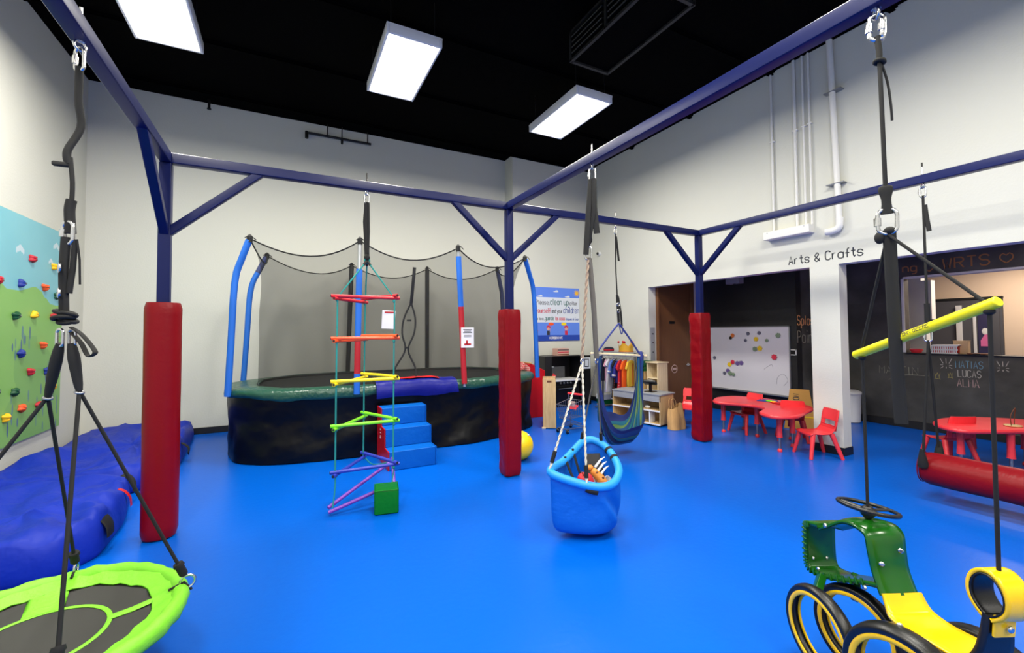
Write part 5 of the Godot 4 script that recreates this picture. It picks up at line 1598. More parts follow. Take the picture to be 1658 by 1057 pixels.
func bolster_swing() -> void:
	var t := thing("bolster_swing", "long red padded bolster swing on black ropes", "swing", Vector3(5.27, 0.14, -1.2))
	var rows := []
	var prof := [[0.0, 0.05], [0.0, 0.1], [0.012, 0.132], [0.05, 0.144], [0.2, 0.147], [0.5, 0.145], [0.8, 0.147], [1.1, 0.146], [1.4, 0.144], [1.488, 0.132], [1.5, 0.1], [1.5, 0.05]]
	for q in prof:
		var row := PackedVector3Array()
		for k in 28:
			var g := TAU * k / 28
			var r: float = q[1] + nz(cos(g) * 0.6, q[0] * 1.5, sin(g) * 0.6) * 0.012
			row.append(Vector3(5.27 + cos(g) * r, 0.29 + sin(g) * r, -1.87 + q[0]))
		rows.append(row)
	var b := part("bolster", MB.new().grid(rows), M.bolster_red, t)
	part("end_piping", MB.new().tube(ring(Vector3(5.27, 0.29, -1.865), 0.135, Vector3(0, 0, 1), 28), 0.005, 6, true), M.bolster_red, b)
	for e in [[-1.80, 1], [-0.58, -1]]:
		var z: float = e[0]
		var hang := Vector3(5.27, 2.92, z)
		eyebolt(hang, t)
		part("bolt_end", MB.new().rod(hang + Vector3(0, 0.08, 0), hang + Vector3(0, 0.2, 0), 0.007, 6), M.black_metal, t)
		link("screw_link", hang + Vector3(0, -0.075, 0), 0.1, 0.045, 0.008, Vector3(0, 0, 1), t)
		part("strap", webbing([hang + Vector3(0, -0.11, 0), hang + Vector3(0, -0.3, 0), hang + Vector3(0, -0.9, 0.0), Vector3(5.27, 1.78, z)], 0.02, Vector3(0.3, 0, 1), 0.012), M.web_black, t)
		part("strap_tail", webbing([hang + Vector3(0, -0.2, 0.01), hang + Vector3(0, -0.32, 0.02), hang + Vector3(0, -0.45, 0.035)], 0.035, Vector3(0.3, 0, 1), 0.008), M.web_black, t)
		part("rope_clamp", MB.new().tube([Vector3(5.27, 1.80, z), Vector3(5.27, 1.55, z)], 0.022, 8), M.rope_black, t)
		link("screw_link", Vector3(5.27, 1.50, z), 0.1, 0.05, 0.008, Vector3(0.3, 0, 1), t)
		for q in [Vector3(5.13, 0.36, z - 0.02), Vector3(5.41, 0.40, z + 0.0)]:
			part("rope", MB.new().rod(Vector3(5.27, 1.46, z), q, 0.011, 8), M.rope_black, t)
			part("rope_patch", MB.new().lathe([Vector2(0.014, 0.12), Vector2(0.03, 0.04), Vector2(0.04, -0.02), Vector2(0.036, -0.045)], q, 10, Basis(Vector3(0, 0, 1), -0.12 * signf(q.x - 5.27))), M.rope_black, t)

func play_corner() -> void:
	# poster on the rear wall
	var z := -7.929
	var t := thing("poster", "light blue clean-up poster with children's lettering on the rear wall", "poster", Vector3(5.24, 1.35, z))
	var x0 := 4.66
	var x1 := 5.82
	mat("poster_blue", Color(0.36, 0.52, 0.90), 0.5)
	mat("poster_navy", Color(0.08, 0.25, 0.66), 0.5)
	mat("poster_pale", Color(0.84, 0.86, 0.90), 0.5)
	part("sheet", MB.new().bx(x0, x1, 1.35, 2.505, z - 0.004, z, 0.001), M.poster_blue, t)
	part("text_panel", MB.new().bx(x0 + 0.01, x1 - 0.004, 1.75, 2.29, z, z + 0.002), M.poster_pale, t)
	part("footer", MB.new().bx(x0, x1, 1.35, 1.475, z, z + 0.002), M.poster_navy, t)
	mat("ink_green", Color(0.10, 0.38, 0.36), 0.6)
	mat("ink_red", Color(0.78, 0.12, 0.26), 0.6)
	mat("ink_blue", Color(0.16, 0.26, 0.58), 0.6)
	var q := z + 0.002
	for e in [["Please,", 4.70, 2.13, 0.10, 0.62, 0.012, "ink_dark"], ["clean up", 5.05, 2.13, 0.13, 0.58, 0.015, "ink_green"], ["after", 5.56, 2.13, 0.085, 0.62, 0.011, "ink_dark"], ["yourself", 4.69, 1.955, 0.105, 0.54, 0.014, "ink_red"], ["and your", 5.09, 1.955, 0.085, 0.48, 0.011, "ink_dark"], ["children", 5.39, 1.955, 0.13, 0.52, 0.015, "ink_blue"],
			["Por favor,", 4.68, 1.80, 0.06, 0.48, 0.008, "ink_dark"], ["guarde", 4.92, 1.80, 0.085, 0.5, 0.012, "ink_green"], ["las cosas", 5.18, 1.80, 0.075, 0.46, 0.011, "ink_red"], ["despues de jugar", 5.46, 1.80, 0.05, 0.5, 0.008, "ink_blue"], ["WEROCKNYC", 5.02, 1.39, 0.05, 0.85, 0.011, "paper_white"]]:
		var b := MB.new()
		pen(b, e[0], Transform3D(Basis(), Vector3(e[1], e[2], q)), e[3], e[4], e[5])
		part("lettering", b, M[e[6]], t)
	var sun := MB.new()
	sun.prism(circle(0.045, 16), 0.002, Transform3D(Basis(), Vector3(5.75, 2.40, z)))
	for k in 10:
		var g := TAU * k / 10
		sun.box(Vector3(5.75 + cos(g) * 0.06, 2.40 + sin(g) * 0.06, z + 0.001), Vector3(0.03, 0.012, 0.002), 0.0, Basis(Vector3(0, 0, 1), g))
	part("sun_print", sun, mat("print_yellow", Color(0.92, 0.70, 0.20), 0.6), t)
	for c in [Vector2(5.2, 2.42), Vector2(4.8, 2.31), Vector2(5.5, 2.31)]:
		part("cloud_print", MB.new().ball(Vector3(c.x, c.y, z), Vector3(0.07, 0.012, 0.002), 12).ball(Vector3(c.x + 0.02, c.y + 0.015, z), Vector3(0.035, 0.014, 0.002), 12), M.poster_pale, t)
	mat("print_skin", Color(0.85, 0.62, 0.55), 0.6)
	for c in [[5.0, "ink_red", "ink_dark", "rung_orange", 0.07], [5.46, "ink_red", "ink_red", "rung_yellow", -0.06]]:
		var x: float = c[0]
		part("child_print", MB.new().ball(Vector3(x, 1.62, z), Vector3(0.04, 0.045, 0.003), 14), M.print_skin, t)
		part("child_print", MB.new().ball(Vector3(x, 1.645, z), Vector3(0.052, 0.04, 0.0025), 14), M[c[1]], t)
		part("child_print", MB.new().bx(x - 0.035, x + 0.035, 1.478, 1.57, z, z + 0.002), M[c[2]], t)
		part("balloon_print", MB.new().ball(Vector3(x + c[4], 1.715, z), Vector3(0.07, 0.035, 0.003), 14), M[c[3]], t)
		part("child_print", MB.new().beam(Vector3(x + 0.03, 1.55, z), Vector3(x + 0.07, 1.66, z), 0.012, 0.003), M.print_skin, t)
	part("child_print", MB.new().beam(Vector3(4.70, 1.5, z), Vector3(4.74, 1.58, z), 0.014, 0.003), M.ink_red, t)
	# play kitchen
	var k := thing("play_kitchen", "black toy kitchen with hob, oven and tall fridge", "toy kitchen", Vector3(5.22, 0, -7.72))
	var fz := -7.5
	var kb := MB.new()
	kb.bx(4.64, 4.80, 0.0, 1.05, -7.92, fz, 0.006)
	kb.bx(4.80, 5.50, 0.0, 0.53, -7.92, fz - 0.02, 0.004)
	kb.bx(4.80, 5.50, 0.53, 1.05, -7.92, -7.87)
	kb.bx(4.80, 5.50, 1.03, 1.05, -7.92, fz, 0.003)
	part("carcass", kb, M.plastic_black, k)
	part("side_panel", MB.new().bx(4.64, 4.80, 0.56, 1.045, fz, fz + 0.012, 0.002), M.dark_duct, k)
	part("worktop", MB.new().bx(4.80, 5.50, 0.53, 0.565, -7.87, fz + 0.02, 0.004), M.laminate_white, k)
	part("splashback", MB.new().bx(4.85, 5.36, 0.565, 0.80, -7.87, -7.855), bumped(mat("stone_print", Color(0.42, 0.42, 0.43), 0.6), 0.08, 8.0, 4.0, 1.0), k, "grey stone-print splashback")
	part("shelf_rail", MB.new().bx(4.88, 5.02, 0.80, 0.815, -7.86, -7.75), M.laminate_white, k)
	for i in 4:
		var kn := MB.new().lathe([Vector2(0.022, 0), Vector2(0.022, 0.02), Vector2(0.012, 0.028)], Vector3(5.02 + i * 0.085, 0.49, fz - 0.02), 12, Basis(Vector3(1, 0, 0), PI / 2))
		part("knob", kn, M.grey_metal, k)
	var ov := part("oven_door", MB.new().bx(4.84, 5.46, 0.06, 0.43, fz - 0.02, fz, 0.004), M.plastic_black, k)
	part("handle", MB.new().rod(Vector3(4.95, 0.38, fz + 0.03), Vector3(5.35, 0.38, fz + 0.03), 0.01), M.grey_metal, ov)
	var fd := part("fridge", MB.new().bx(5.52, 5.79, 0.0, 1.04, -7.92, fz, 0.006), M.plastic_black, k)
	part("microwave_panel", MB.new().bx(5.535, 5.775, 0.76, 1.0, fz, fz + 0.01, 0.002), M.poster_pale, fd)
	part("microwave_window", MB.new().bx(5.61, 5.73, 0.80, 0.97, fz + 0.01, fz + 0.014), M.plastic_black, fd)
	part("microwave_screen", MB.new().bx(5.625, 5.715, 0.815, 0.955, fz + 0.014, fz + 0.016), M.poster_pale, fd)
	part("handle", MB.new().rod(Vector3(5.56, 0.83, fz + 0.02), Vector3(5.56, 0.93, fz + 0.02), 0.008), M.grey_metal, fd)
	part("fridge_door", MB.new().bx(5.535, 5.775, 0.04, 0.73, fz, fz + 0.012, 0.003), M.plastic_black, fd)
	var bx := thing("storage_box", "small striped cardboard box on top of the toy kitchen", "box", Vector3(5.14, 1.05, -7.68))
	part("box", MB.new().bx(5.0, 5.28, 1.05, 1.2, -7.78, -7.58, 0.003), mat("box_pale", Color(0.80, 0.62, 0.56), 0.7), bx)
	for i in 3:
		part("stripe", MB.new().bx(5.0, 5.28, 1.065 + i * 0.048, 1.082 + i * 0.048, -7.58, -7.577), [M.toy_brown, M.ink_red, M.ink_dark][i], bx)
	var pot := thing("toy_pot", "small red-lidded toy pot on the toy kitchen worktop", "toy pot", Vector3(4.88, 0.565, -7.56))
	part("pot", MB.new().lathe([Vector2(0.04, 0.0), Vector2(0.055, 0.02), Vector2(0.055, 0.075), Vector2(0.05, 0.08)], Vector3(4.88, 0.566, -7.56), 16), M.chalk_pink, pot)
	part("lid", MB.new().lathe([Vector2(0.055, 0.08), Vector2(0.04, 0.1), Vector2(0.012, 0.105), Vector2(0.012, 0.13)], Vector3(4.88, 0.566, -7.56), 16), M.plastic_red, pot)
	# wooden unit beside the trampoline with a red canvas
	var w := thing("dress_up_unit", "pale wooden shelf unit with a red-edged hand hole beside the trampoline", "shelf unit", Vector3(3.8, 0, -6.2))
	var U := Transform3D(Basis(Vector3.UP, -0.56), Vector3(3.77, 0.0, -5.97))
	for back in [0.0, -0.34]:
		part("end_panel", MB.new().box(U * Vector3(0, 0.405, back), Vector3(0.21, 0.79, 0.018), 0.003, U.basis), M.birch, w)
	part("hand_hole", MB.new().box(U * Vector3(0, 0.755, 0.008), Vector3(0.075, 0.035, 0.006), 0.003, U.basis), M.toy_brown, w, "hand hole with red behind it")
	for y in [0.04, 0.3, 0.55]:
		part("shelf", MB.new().box(U * Vector3(0, y, -0.17), Vector3(0.19, 0.018, 0.322), 0.002, U.basis), M.birch, w)
	part("foot", MB.new().box(U * Vector3(-0.09, 0.012, 0.0), Vector3(0.06, 0.024, 0.05), 0.002, U.basis), M.birch_pale, w)
	for i in 3:
		var fo := thing("folded_cloth", ["folded red cloth on the upper shelf of the wooden unit", "folded blue cloth on the middle shelf of the wooden unit", "folded dark cloth on the bottom shelf of the wooden unit"][i], "cloth", Vector3(3.86, [0.568, 0.318, 0.058][i], -6.11))
		var rows := []
		for r in 5:
			var row := PackedVector3Array()
			for c in 16:
				var g := TAU * c / 16
				row.append(Vector3(3.86 + cos(g) * 0.07 * (1.0 - 0.15 * r / 4.0), [0.56, 0.31, 0.05][i] + 0.04 * r + 0.01 * sin(g * 3.0) * (r / 4.0), -6.11 + sin(g) * 0.10 * (1.0 - 0.1 * r / 4.0)))
			rows.append(row)
		part("cloth", MB.new().grid(rows), [M.vinyl_crimson, M.vinyl_royal, M.web_black][i], fo)
	var tp := thing("play_tent", "red canvas play tent standing behind the wooden unit", "play tent", Vector3(4.05, 0, -7.05))
	part("canvas", MB.new().prism(PackedVector2Array([Vector2(-0.16, 0), Vector2(0.19, 0), Vector2(0.19, 0.84), Vector2(-0.1, 0.98), Vector2(-0.16, 0.96)]), 0.45, Transform3D(Basis(), Vector3(4.05, 0.0, -7.3)), 0.01, true), M.vinyl_crimson, tp)
	part("ridge_pole", MB.new().rod(Vector3(3.94, 0.985, -7.32), Vector3(3.94, 0.985, -6.83), 0.012), M.birch, tp)
	# shopping cart
	cart()
	# costume rail and costumes
	rack()
	# market stand
	stand()

func cart() -> void:
	var t := thing("shopping_cart", "small wire toy shopping cart with red handle and seat", "toy cart", Vector3(3.98, 0, -5.72))
	var base := Transform3D(Basis(Vector3.UP, 0.35), Vector3(3.97, 0, -5.68))
	var f := func(x: float, y: float, z: float) -> Vector3: return base * Vector3(x, y, z)
	var fr := MB.new()
	var r := 0.007
	for s in [-1, 1]:
		fr.rod(f.call(0.2, 0.05, s * 0.13), f.call(0.14, 0.55, s * 0.13), r)
		fr.rod(f.call(0.2, 0.05, s * 0.13), f.call(-0.2, 0.07, s * 0.09), r)
		fr.rod(f.call(0.14, 0.10, s * 0.12), f.call(-0.16, 0.22, s * 0.09), r)
	fr.rod(f.call(-0.2, 0.07, -0.09), f.call(-0.2, 0.07, 0.09), r)
	fr.rod(f.call(0.2, 0.06, -0.13), f.call(0.2, 0.06, 0.13), r)
	part("frame", fr, M.grey_metal, t)
	var bk := MB.new()
	var hi := [Vector3(0.15, 0.47, -0.13), Vector3(-0.22, 0.43, -0.11), Vector3(-0.22, 0.43, 0.11), Vector3(0.15, 0.47, 0.13)]
	var lo := [Vector3(0.15, 0.22, -0.12), Vector3(-0.17, 0.22, -0.08), Vector3(-0.17, 0.22, 0.08), Vector3(0.15, 0.22, 0.12)]
	for i in 4:
		var j := (i + 1) % 4
		bk.rod(base * hi[i], base * hi[j], 0.005, 6)
		bk.rod(base * lo[i], base * lo[j], 0.004, 6)
		bk.rod(base * hi[i].lerp(lo[i], 0.5), base * hi[j].lerp(lo[j], 0.5), 0.003, 5)
		for k in 7:
			bk.rod(base * hi[i].lerp(hi[j], k / 7.0), base * lo[i].lerp(lo[j], k / 7.0), 0.0028, 5)
	for k in 6:
		bk.rod(base * lo[0].lerp(lo[3], k / 5.0), base * lo[1].lerp(lo[2], k / 5.0), 0.0028, 5)
	part("wire_basket", bk, M.grey_metal, t)
	var rk := MB.new()
	for k in 5:
		rk.rod(f.call(0.17, 0.11, -0.1 + k * 0.05), f.call(-0.15, 0.12, -0.08 + k * 0.04), 0.003, 5)
	part("lower_rack", rk, M.grey_metal, t)
	part("handle", MB.new().rod(f.call(0.16, 0.555, -0.15), f.call(0.16, 0.555, 0.15), 0.018, 10), M.plastic_red, t, "red plastic push bar")
	part("child_seat", MB.new().box(f.call(0.09, 0.36, 0.0), Vector3(0.11, 0.012, 0.15), 0.003, base.basis * Basis(Vector3(0, 0, 1), 0.5)), M.plastic_red, t)
	part("child_seat_back", MB.new().box(f.call(0.04, 0.42, 0.0), Vector3(0.01, 0.08, 0.14), 0.003, base.basis), M.chalk_pink, t)
	for q in [[0.2, 0.13], [0.2, -0.13], [-0.2, 0.09], [-0.2, -0.09]]:
		var c: Vector3 = f.call(q[0], 0.035, q[1])
		var ax: Vector3 = base.basis * Vector3(0, 0, 1)
		var wh := part("wheel", MB.new().lathe([Vector2(0.001, -0.012), Vector2(0.03, -0.012), Vector2(0.035, -0.006), Vector2(0.035, 0.006), Vector2(0.03, 0.012), Vector2(0.001, 0.012)], c, 18, Basis(Quaternion(Vector3.UP, ax))), M.plastic_black, t)
		part("hub", MB.new().lathe([Vector2(0.001, -0.014), Vector2(0.013, -0.014), Vector2(0.013, 0.014), Vector2(0.001, 0.014)], c, 12, Basis(Quaternion(Vector3.UP, ax))), M.grey_metal, wh)

func garment(kind: int) -> PackedVector2Array:
	# half outlines, mirrored: 0 jacket with sleeves, 1 dress, 2 tunic
	var h := [[Vector2(0.03, 0), Vector2(0.10, -0.03), Vector2(0.17, -0.12), Vector2(0.215, -0.33), Vector2(0.16, -0.36), Vector2(0.125, -0.2), Vector2(0.12, -0.45)], [Vector2(0.03, 0), Vector2(0.09, -0.02), Vector2(0.16, -0.10), Vector2(0.12, -0.15), Vector2(0.095, -0.12), Vector2(0.10, -0.28), Vector2(0.17, -0.62)], [Vector2(0.03, 0), Vector2(0.11, -0.03), Vector2(0.17, -0.16), Vector2(0.12, -0.19), Vector2(0.11, -0.13), Vector2(0.125, -0.52)]]
	var out := PackedVector2Array()
	for p in h[kind]:
		out.append(p)
	for i in range(h[kind].size() - 1, -1, -1):
		out.append(Vector2(-h[kind][i].x, h[kind][i].y))
	return out

func rack() -> void:
	var X := 5.80
	var t := thing("costume_rail", "low grey costume rail with a top shelf near the wall corner", "clothes rail", Vector3(X, 0, -6.65))
	for z in [-7.12, -6.18]:
		part("upright", MB.new().bx(X - 0.015, X + 0.015, 0.02, 1.14, z - 0.015, z + 0.015, 0.003), M.grey_metal, t)
		part("foot", MB.new().bx(X - 0.2, X + 0.2, 0.0, 0.03, z - 0.02, z + 0.02, 0.003), M.grey_metal, t)
	part("rail", MB.new().rod(Vector3(X, 1.09, -7.12), Vector3(X, 1.09, -6.18), 0.013), M.grey_metal, t)
	part("top_shelf", MB.new().bx(X - 0.15, X + 0.2, 1.14, 1.155, -7.15, -6.16, 0.003), M.laminate_grey, t)
	part("back_panel", MB.new().bx(X + 0.19, X + 0.2, 0.15, 0.55, -7.1, -6.2), M.laminate_white, t)
	mat("cloth_navy", Color(0.08, 0.09, 0.18), 0.9)
	mat("cloth_pink", Color(0.80, 0.58, 0.66), 0.9)
	mat("cloth_white", Color(0.80, 0.79, 0.82), 0.9)
	mat("cloth_sky", Color(0.30, 0.42, 0.74), 0.9)
	mat("cloth_royal", Color(0.13, 0.15, 0.48), 0.9)
	mat("cloth_orange", Color(0.92, 0.36, 0.07), 0.9)
	mat("cloth_gold", Color(0.82, 0.66, 0.20), 0.9)
	mat("cloth_red", Color(0.74, 0.10, 0.16), 0.9)
	mat("cloth_lime", Color(0.72, 0.84, 0.25), 0.9)
	mat("cloth_black", Color(0.06, 0.06, 0.07), 0.9)
	var list := [
		["costume_jacket", "navy costume jacket with lime cuff bands on the costume rail", 0, -7.05, 0.0, "cloth_navy", "cloth_lime", 1.0],
		["costume_dress", "pink and white striped costume on the costume rail", 2, -6.95, 0.01, "cloth_pink", "cloth_white", 0.9],
		["costume_dress", "long white and pink costume dress on the costume rail", 1, -6.87, -0.03, "cloth_white", "cloth_pink", 1.05],
		["costume_jacket", "light blue costume jacket on the costume rail", 0, -6.78, 0.0, "cloth_sky", "cloth_white", 0.8],
		["costume_dress", "long black costume on the costume rail", 1, -6.70, 0.0, "cloth_black", "cloth_red", 1.2],
		["costume_robe", "royal blue costume robe with white cuff bands on the costume rail", 0, -6.61, 0.0, "cloth_royal", "cloth_white", 1.0],
		["costume_dress", "long red costume dress with white dotted edge on the costume rail", 1, -6.53, -0.02, "cloth_red", "cloth_white", 1.45],
		["costume_suit", "bright orange costume suit on the costume rail", 2, -6.43, 0.0, "cloth_orange", "cloth_gold", 1.0],
		["costume_tunic", "gold costume tunic with red trim on the costume rail", 2, -6.32, 0.02, "cloth_gold", "cloth_red", 0.95]]
	for e in list:
		var c := thing(e[0], e[1], "costume", Vector3(X + e[4], 0.5, e[3]), "costumes on the rail")
		var s: float = e[7]
		var y := 1.0
		var pl := garment(e[2])
		for i in pl.size():
			pl[i] = Vector2(pl[i].x * (0.85 + 0.1 * s), pl[i].y * s)
		part("cloth", MB.new().prism(pl, 0.045, Transform3D(Basis(Vector3.UP, 0.15 + 0.1 * sin(e[3] * 9.0)), Vector3(X + e[4], y, e[3] - 0.022)), 0.014), M[e[5]], c)
		var hb := Basis(Vector3.UP, 0.15 + 0.1 * sin(e[3] * 9.0))
		var tr := MB.new()
		if e[2] == 0:
			for sx in [-1, 1]:
				tr.box(Vector3(X + e[4], y, e[3]) + hb * Vector3(sx * 0.18 * (0.85 + 0.1 * s), -0.30 * s, 0.002), Vector3(0.065, 0.035, 0.05), 0.006, hb * Basis(Vector3(0, 0, 1), sx * 0.15))
			tr.box(Vector3(X + e[4], y - 0.22 * s, e[3]) + hb * Vector3(0, 0, 0.0225), Vector3(0.012, 0.4 * s, 0.004), 0.0, hb)
		elif e[2] == 1:
			for k in 9:
				tr.ball(Vector3(X + e[4], y - (0.30 + k * 0.037) * s, e[3]) + hb * Vector3(-(0.09 + k * 0.0075) * (0.85 + 0.1 * s), 0, 0.02), Vector3(0.009, 0.009, 0.006), 6)
		else:
			for k in 4:
				tr.box(Vector3(X + e[4] - 0.075 + k * 0.05, y - 0.27 * s, e[3]) + hb * Vector3(0, 0, 0.0225), Vector3(0.016, 0.42 * s, 0.003), 0.0, hb)
		part("trim", tr, M[e[6]], c)
		var hk := MB.new().tube(smooth([Vector3(X + e[4], 1.0, e[3]), Vector3(X + e[4], 1.06, e[3]), Vector3(X + 0.015, 1.10, e[3]), Vector3(X, 1.107, e[3]), Vector3(X - 0.016, 1.095, e[3])], 4), 0.004, 6)
		hk.tube([Vector3(X + e[4], 1.015, e[3]) + hb * Vector3(-0.1, -0.03, 0), Vector3(X + e[4], 1.015, e[3]), Vector3(X + e[4], 1.015, e[3]) + hb * Vector3(0.1, -0.03, 0)], 0.007, 6)
		part("hanger", hk, M.plastic_white, c)
	# hats on the shelf
	var h := thing("royal_hat", "golden costume crown with red jewels on the costume rail shelf", "costume hat", Vector3(5.80, 1.156, -6.4))
	var cr := PackedVector2Array()
	var rows := []
	for r in 2:
		var row := PackedVector3Array()
		for k in 40:
			var g := TAU * k / 40
			var hh := (0.09 + 0.09 * absf(fmod(k, 8) - 4.0) / 4.0) if r == 1 else 0.0
			row.append(Vector3(5.80 + cos(g) * (0.13 + 0.01 * r), 1.156 + hh, -6.42 + sin(g) * (0.13 + 0.01 * r)))
		rows.append(row)
	var gm := mat("crown_gold", Color(0.82, 0.62, 0.16), 0.4)
	gm.cull_mode = BaseMaterial3D.CULL_DISABLED
	part("band", MB.new().grid(rows, true, false), gm, h)
	for k in 5:
		var g := TAU * k / 5
		part("jewel", MB.new().ball(Vector3(5.80 + cos(g) * 0.14, 1.345, -6.42 + sin(g) * 0.14), Vector3.ONE * 0.022, 10), M.cloth_red, h)
	part("base_ring", MB.new().tube(ring(Vector3(5.80, 1.166, -6.42), 0.132, Vector3.UP, 28), 0.012, 6, true), M.toy_orange, h)
	var h2 := thing("sailor_hat", "flat dark cap with red band on the costume rail shelf", "costume hat", Vector3(5.78, 1.156, -6.9))
	part("crown", MB.new().lathe([Vector2(0.10, 0.0), Vector2(0.105, 0.05), Vector2(0.07, 0.075), Vector2(0.01, 0.08)], Vector3(5.78, 1.157, -6.9), 20), M.cloth_navy, h2)
	part("band", MB.new().lathe([Vector2(0.107, 0.012), Vector2(0.107, 0.035)], Vector3(5.78, 1.157, -6.9), 20, Basis(), false), M.cloth_red, h2)
	# guitar and boxes by the corner
	var gt := thing("toy_guitar", "small orange toy guitar leaning in the wall corner", "toy guitar", Vector3(6.0, 0.3, -7.8))
	part("body", MB.new().ball(Vector3(5.98, 0.52, -7.86), Vector3(0.075, 0.085, 0.03), 16).ball(Vector3(5.985, 0.62, -7.87), Vector3(0.055, 0.06, 0.028), 14), M.toy_orange, gt)
	part("neck", MB.new().beam(Vector3(5.985, 0.62, -7.865), Vector3(6.01, 0.98, -7.9), 0.03, 0.02), M.toy_brown, gt)
	part("stand", MB.new().rod(Vector3(5.97, 0.0, -7.84), Vector3(5.98, 0.46, -7.86), 0.012).rod(Vector3(6.06, 0.0, -7.9), Vector3(5.99, 0.46, -7.87), 0.012), M.black_metal, gt)
	var gbx := thing("storage_box", "low green and white box on the floor in the wall corner", "box", Vector3(5.98, 0, -7.3))
	part("box", MB.new().bx(5.86, 6.11, 0.03, 0.13, -7.4, -7.18, 0.004), M.plastic_green, gbx)
	part("lid", MB.new().bx(5.85, 6.115, 0.13, 0.23, -7.41, -7.17, 0.004), M.laminate_white, gbx)
	part("base", MB.new().bx(5.86, 6.11, 0.0, 0.03, -7.4, -7.18), M.chalk_pink, gbx)

func stand() -> void:
	var R := Transform3D(Basis(Vector3.UP, 0.2), Vector3(5.37, 0, -5.17))
	# local x runs back from the front face, local z runs away from the viewer side along the front
	var t := thing("market_stand", "toy market counter with grey top and open white shelves", "toy counter", Vector3(5.5, 0, -5.6))
	var L := 0.95
	var D := 0.40
	var bx := func(x0: float, x1: float, y0: float, y1: float, z0: float, z1: float) -> MB:
		return MB.new().box(R * Vector3((x0 + x1) * 0.5, (y0 + y1) * 0.5, -(z0 + z1) * 0.5), Vector3(x1 - x0, y1 - y0, z1 - z0), 0.003, R.basis)
	part("counter_top", bx.call(-0.01, D + 0.02, 0.505, 0.53, -0.02, L), M.laminate_grey, t)
	part("front_rail", bx.call(0.0, 0.02, 0.40, 0.505, 0.0, L), M.laminate_grey, t)
	for z in [0.0, 0.46, L - 0.018]:
		part("side_panel", bx.call(0.0 if z != 0.46 else 0.03, D, 0.03, 0.505, z, z + 0.018), M.birch if z != 0.46 else M.laminate_white, t)
	for y in [0.025, 0.24]:
		var sh := part("shelf", bx.call(0.0, D, y, y + 0.018, 0.018, L - 0.018), M.birch, t)
		part("shelf_edge", bx.call(-0.004, 0.0, y - 0.002, y + 0.022, 0.0, L), M.laminate_white, sh)
	part("divider", bx.call(0.01, 0.16, 0.043, 0.24, 0.20, 0.218), M.laminate_white, t)
	part("back_panel", bx.call(D - 0.01, D, 0.03, 0.505, 0.0, L), M.birch, t)
	part("plinth", bx.call(0.02, D - 0.02, 0.0, 0.03, 0.02, L - 0.02), M.plastic_black, t)
	var it := thing("toy_bread", "small white toy loaf on the market counter shelf", "toy", R * Vector3(0.1, 0.26, -0.3))
	part("loaf", MB.new().ball(R * Vector3(0.1, 0.285, -0.3), Vector3(0.035, 0.026, 0.055), 12), M.plastic_white, it)
	# toy till
	var c := thing("toy_till", "black toy cash register with small screen on the market counter", "toy till", R * Vector3(0.15, 0.53, -0.28))
	part("foot", bx.call(0.09, 0.24, 0.53, 0.54, 0.20, 0.36), M.plastic_black, c)
	part("stem", bx.call(0.145, 0.185, 0.535, 0.66, 0.26, 0.30), M.plastic_black, c)
	var hd := Basis(Vector3.UP, 0.2 + 0.3) * Basis(Vector3(0, 0, 1), -0.5)
	part("head", MB.new().box(R * Vector3(0.15, 0.69, -0.28), Vector3(0.12, 0.05, 0.22), 0.012, hd), M.plastic_black, c)
	part("screen", MB.new().box(R * Vector3(0.15, 0.69, -0.28) + hd * Vector3(-0.01, 0.027, 0.02), Vector3(0.07, 0.004, 0.07), 0.001, hd), M.paper_white, c)
	# shelf tower behind
	var w := thing("shelf_tower", "narrow pale wooden shelf tower behind the market counter", "shelf unit", Vector3(5.83, 0, -5.83))
	for z in [-5.91, -5.66]:
		part("side_panel", MB.new().bx(5.82, 6.06, 0.0, 0.98, z, z + 0.018, 0.002), M.birch_pale, w)
	for y in [0.06, 0.38, 0.70]:
		part("shelf", MB.new().bx(5.82, 6.06, y, y + 0.018, -5.892, -5.66, 0.002), M.birch_pale, w)
	part("top_board", MB.new().bx(5.80, 6.08, 0.98, 1.0, -5.925, -5.63, 0.003), M.birch_pale, w)
	part("back_panel", MB.new().bx(6.05, 6.06, 0.0, 0.98, -5.892, -5.66), M.birch_pale, w)
	var wb := thing("storage_crate", "pale wooden crate under the green plastic basket", "crate", Vector3(5.95, 0.0, -6.075))
	for x in [5.835, 6.065]:
		part("side_panel", MB.new().box(Vector3(x, 0.4, -6.075), Vector3(0.015, 0.8, 0.15)), M.birch, wb)
	part("front", MB.new().bx(5.8425, 6.0575, 0.0, 0.8, -6.012, -6.0), M.birch, wb)
	part("top", MB.new().bx(5.825, 6.075, 0.8, 0.815, -6.155, -5.995), M.birch, wb)
	var gb := thing("plastic_basket", "dark green slotted plastic basket on a wooden crate", "basket", Vector3(5.95, 0.815, -6.075))
	var g := MB.new()
	for sd in [-1, 1]:
		for k in 8:
			g.box(Vector3(5.853 + k * 0.0277, 0.905, -6.075 + sd * 0.07), Vector3(0.014, 0.15, 0.01))
		for k in 4:
			g.box(Vector3(5.95 + sd * 0.112, 0.905, -6.12 + k * 0.03), Vector3(0.01, 0.15, 0.014))
		for y in [0.826, 0.905, 0.99]:
			g.box(Vector3(5.95, y, -6.075 + sd * 0.071), Vector3(0.24, 0.02, 0.014))
			g.box(Vector3(5.95 + sd * 0.114, y, -6.075), Vector3(0.014, 0.02, 0.13))
	part("basket_walls", g, M.plastic_green, gb)
	part("basket_floor", MB.new().bx(5.84, 6.06, 0.816, 0.824, -6.14, -6.01), M.plastic_green, gb)
	# paper bag against the counter end
	var pb := thing("paper_bag", "crumpled brown paper bag with handles against the market counter", "paper bag", Vector3(5.6, 0, -4.98))
	var rows := []
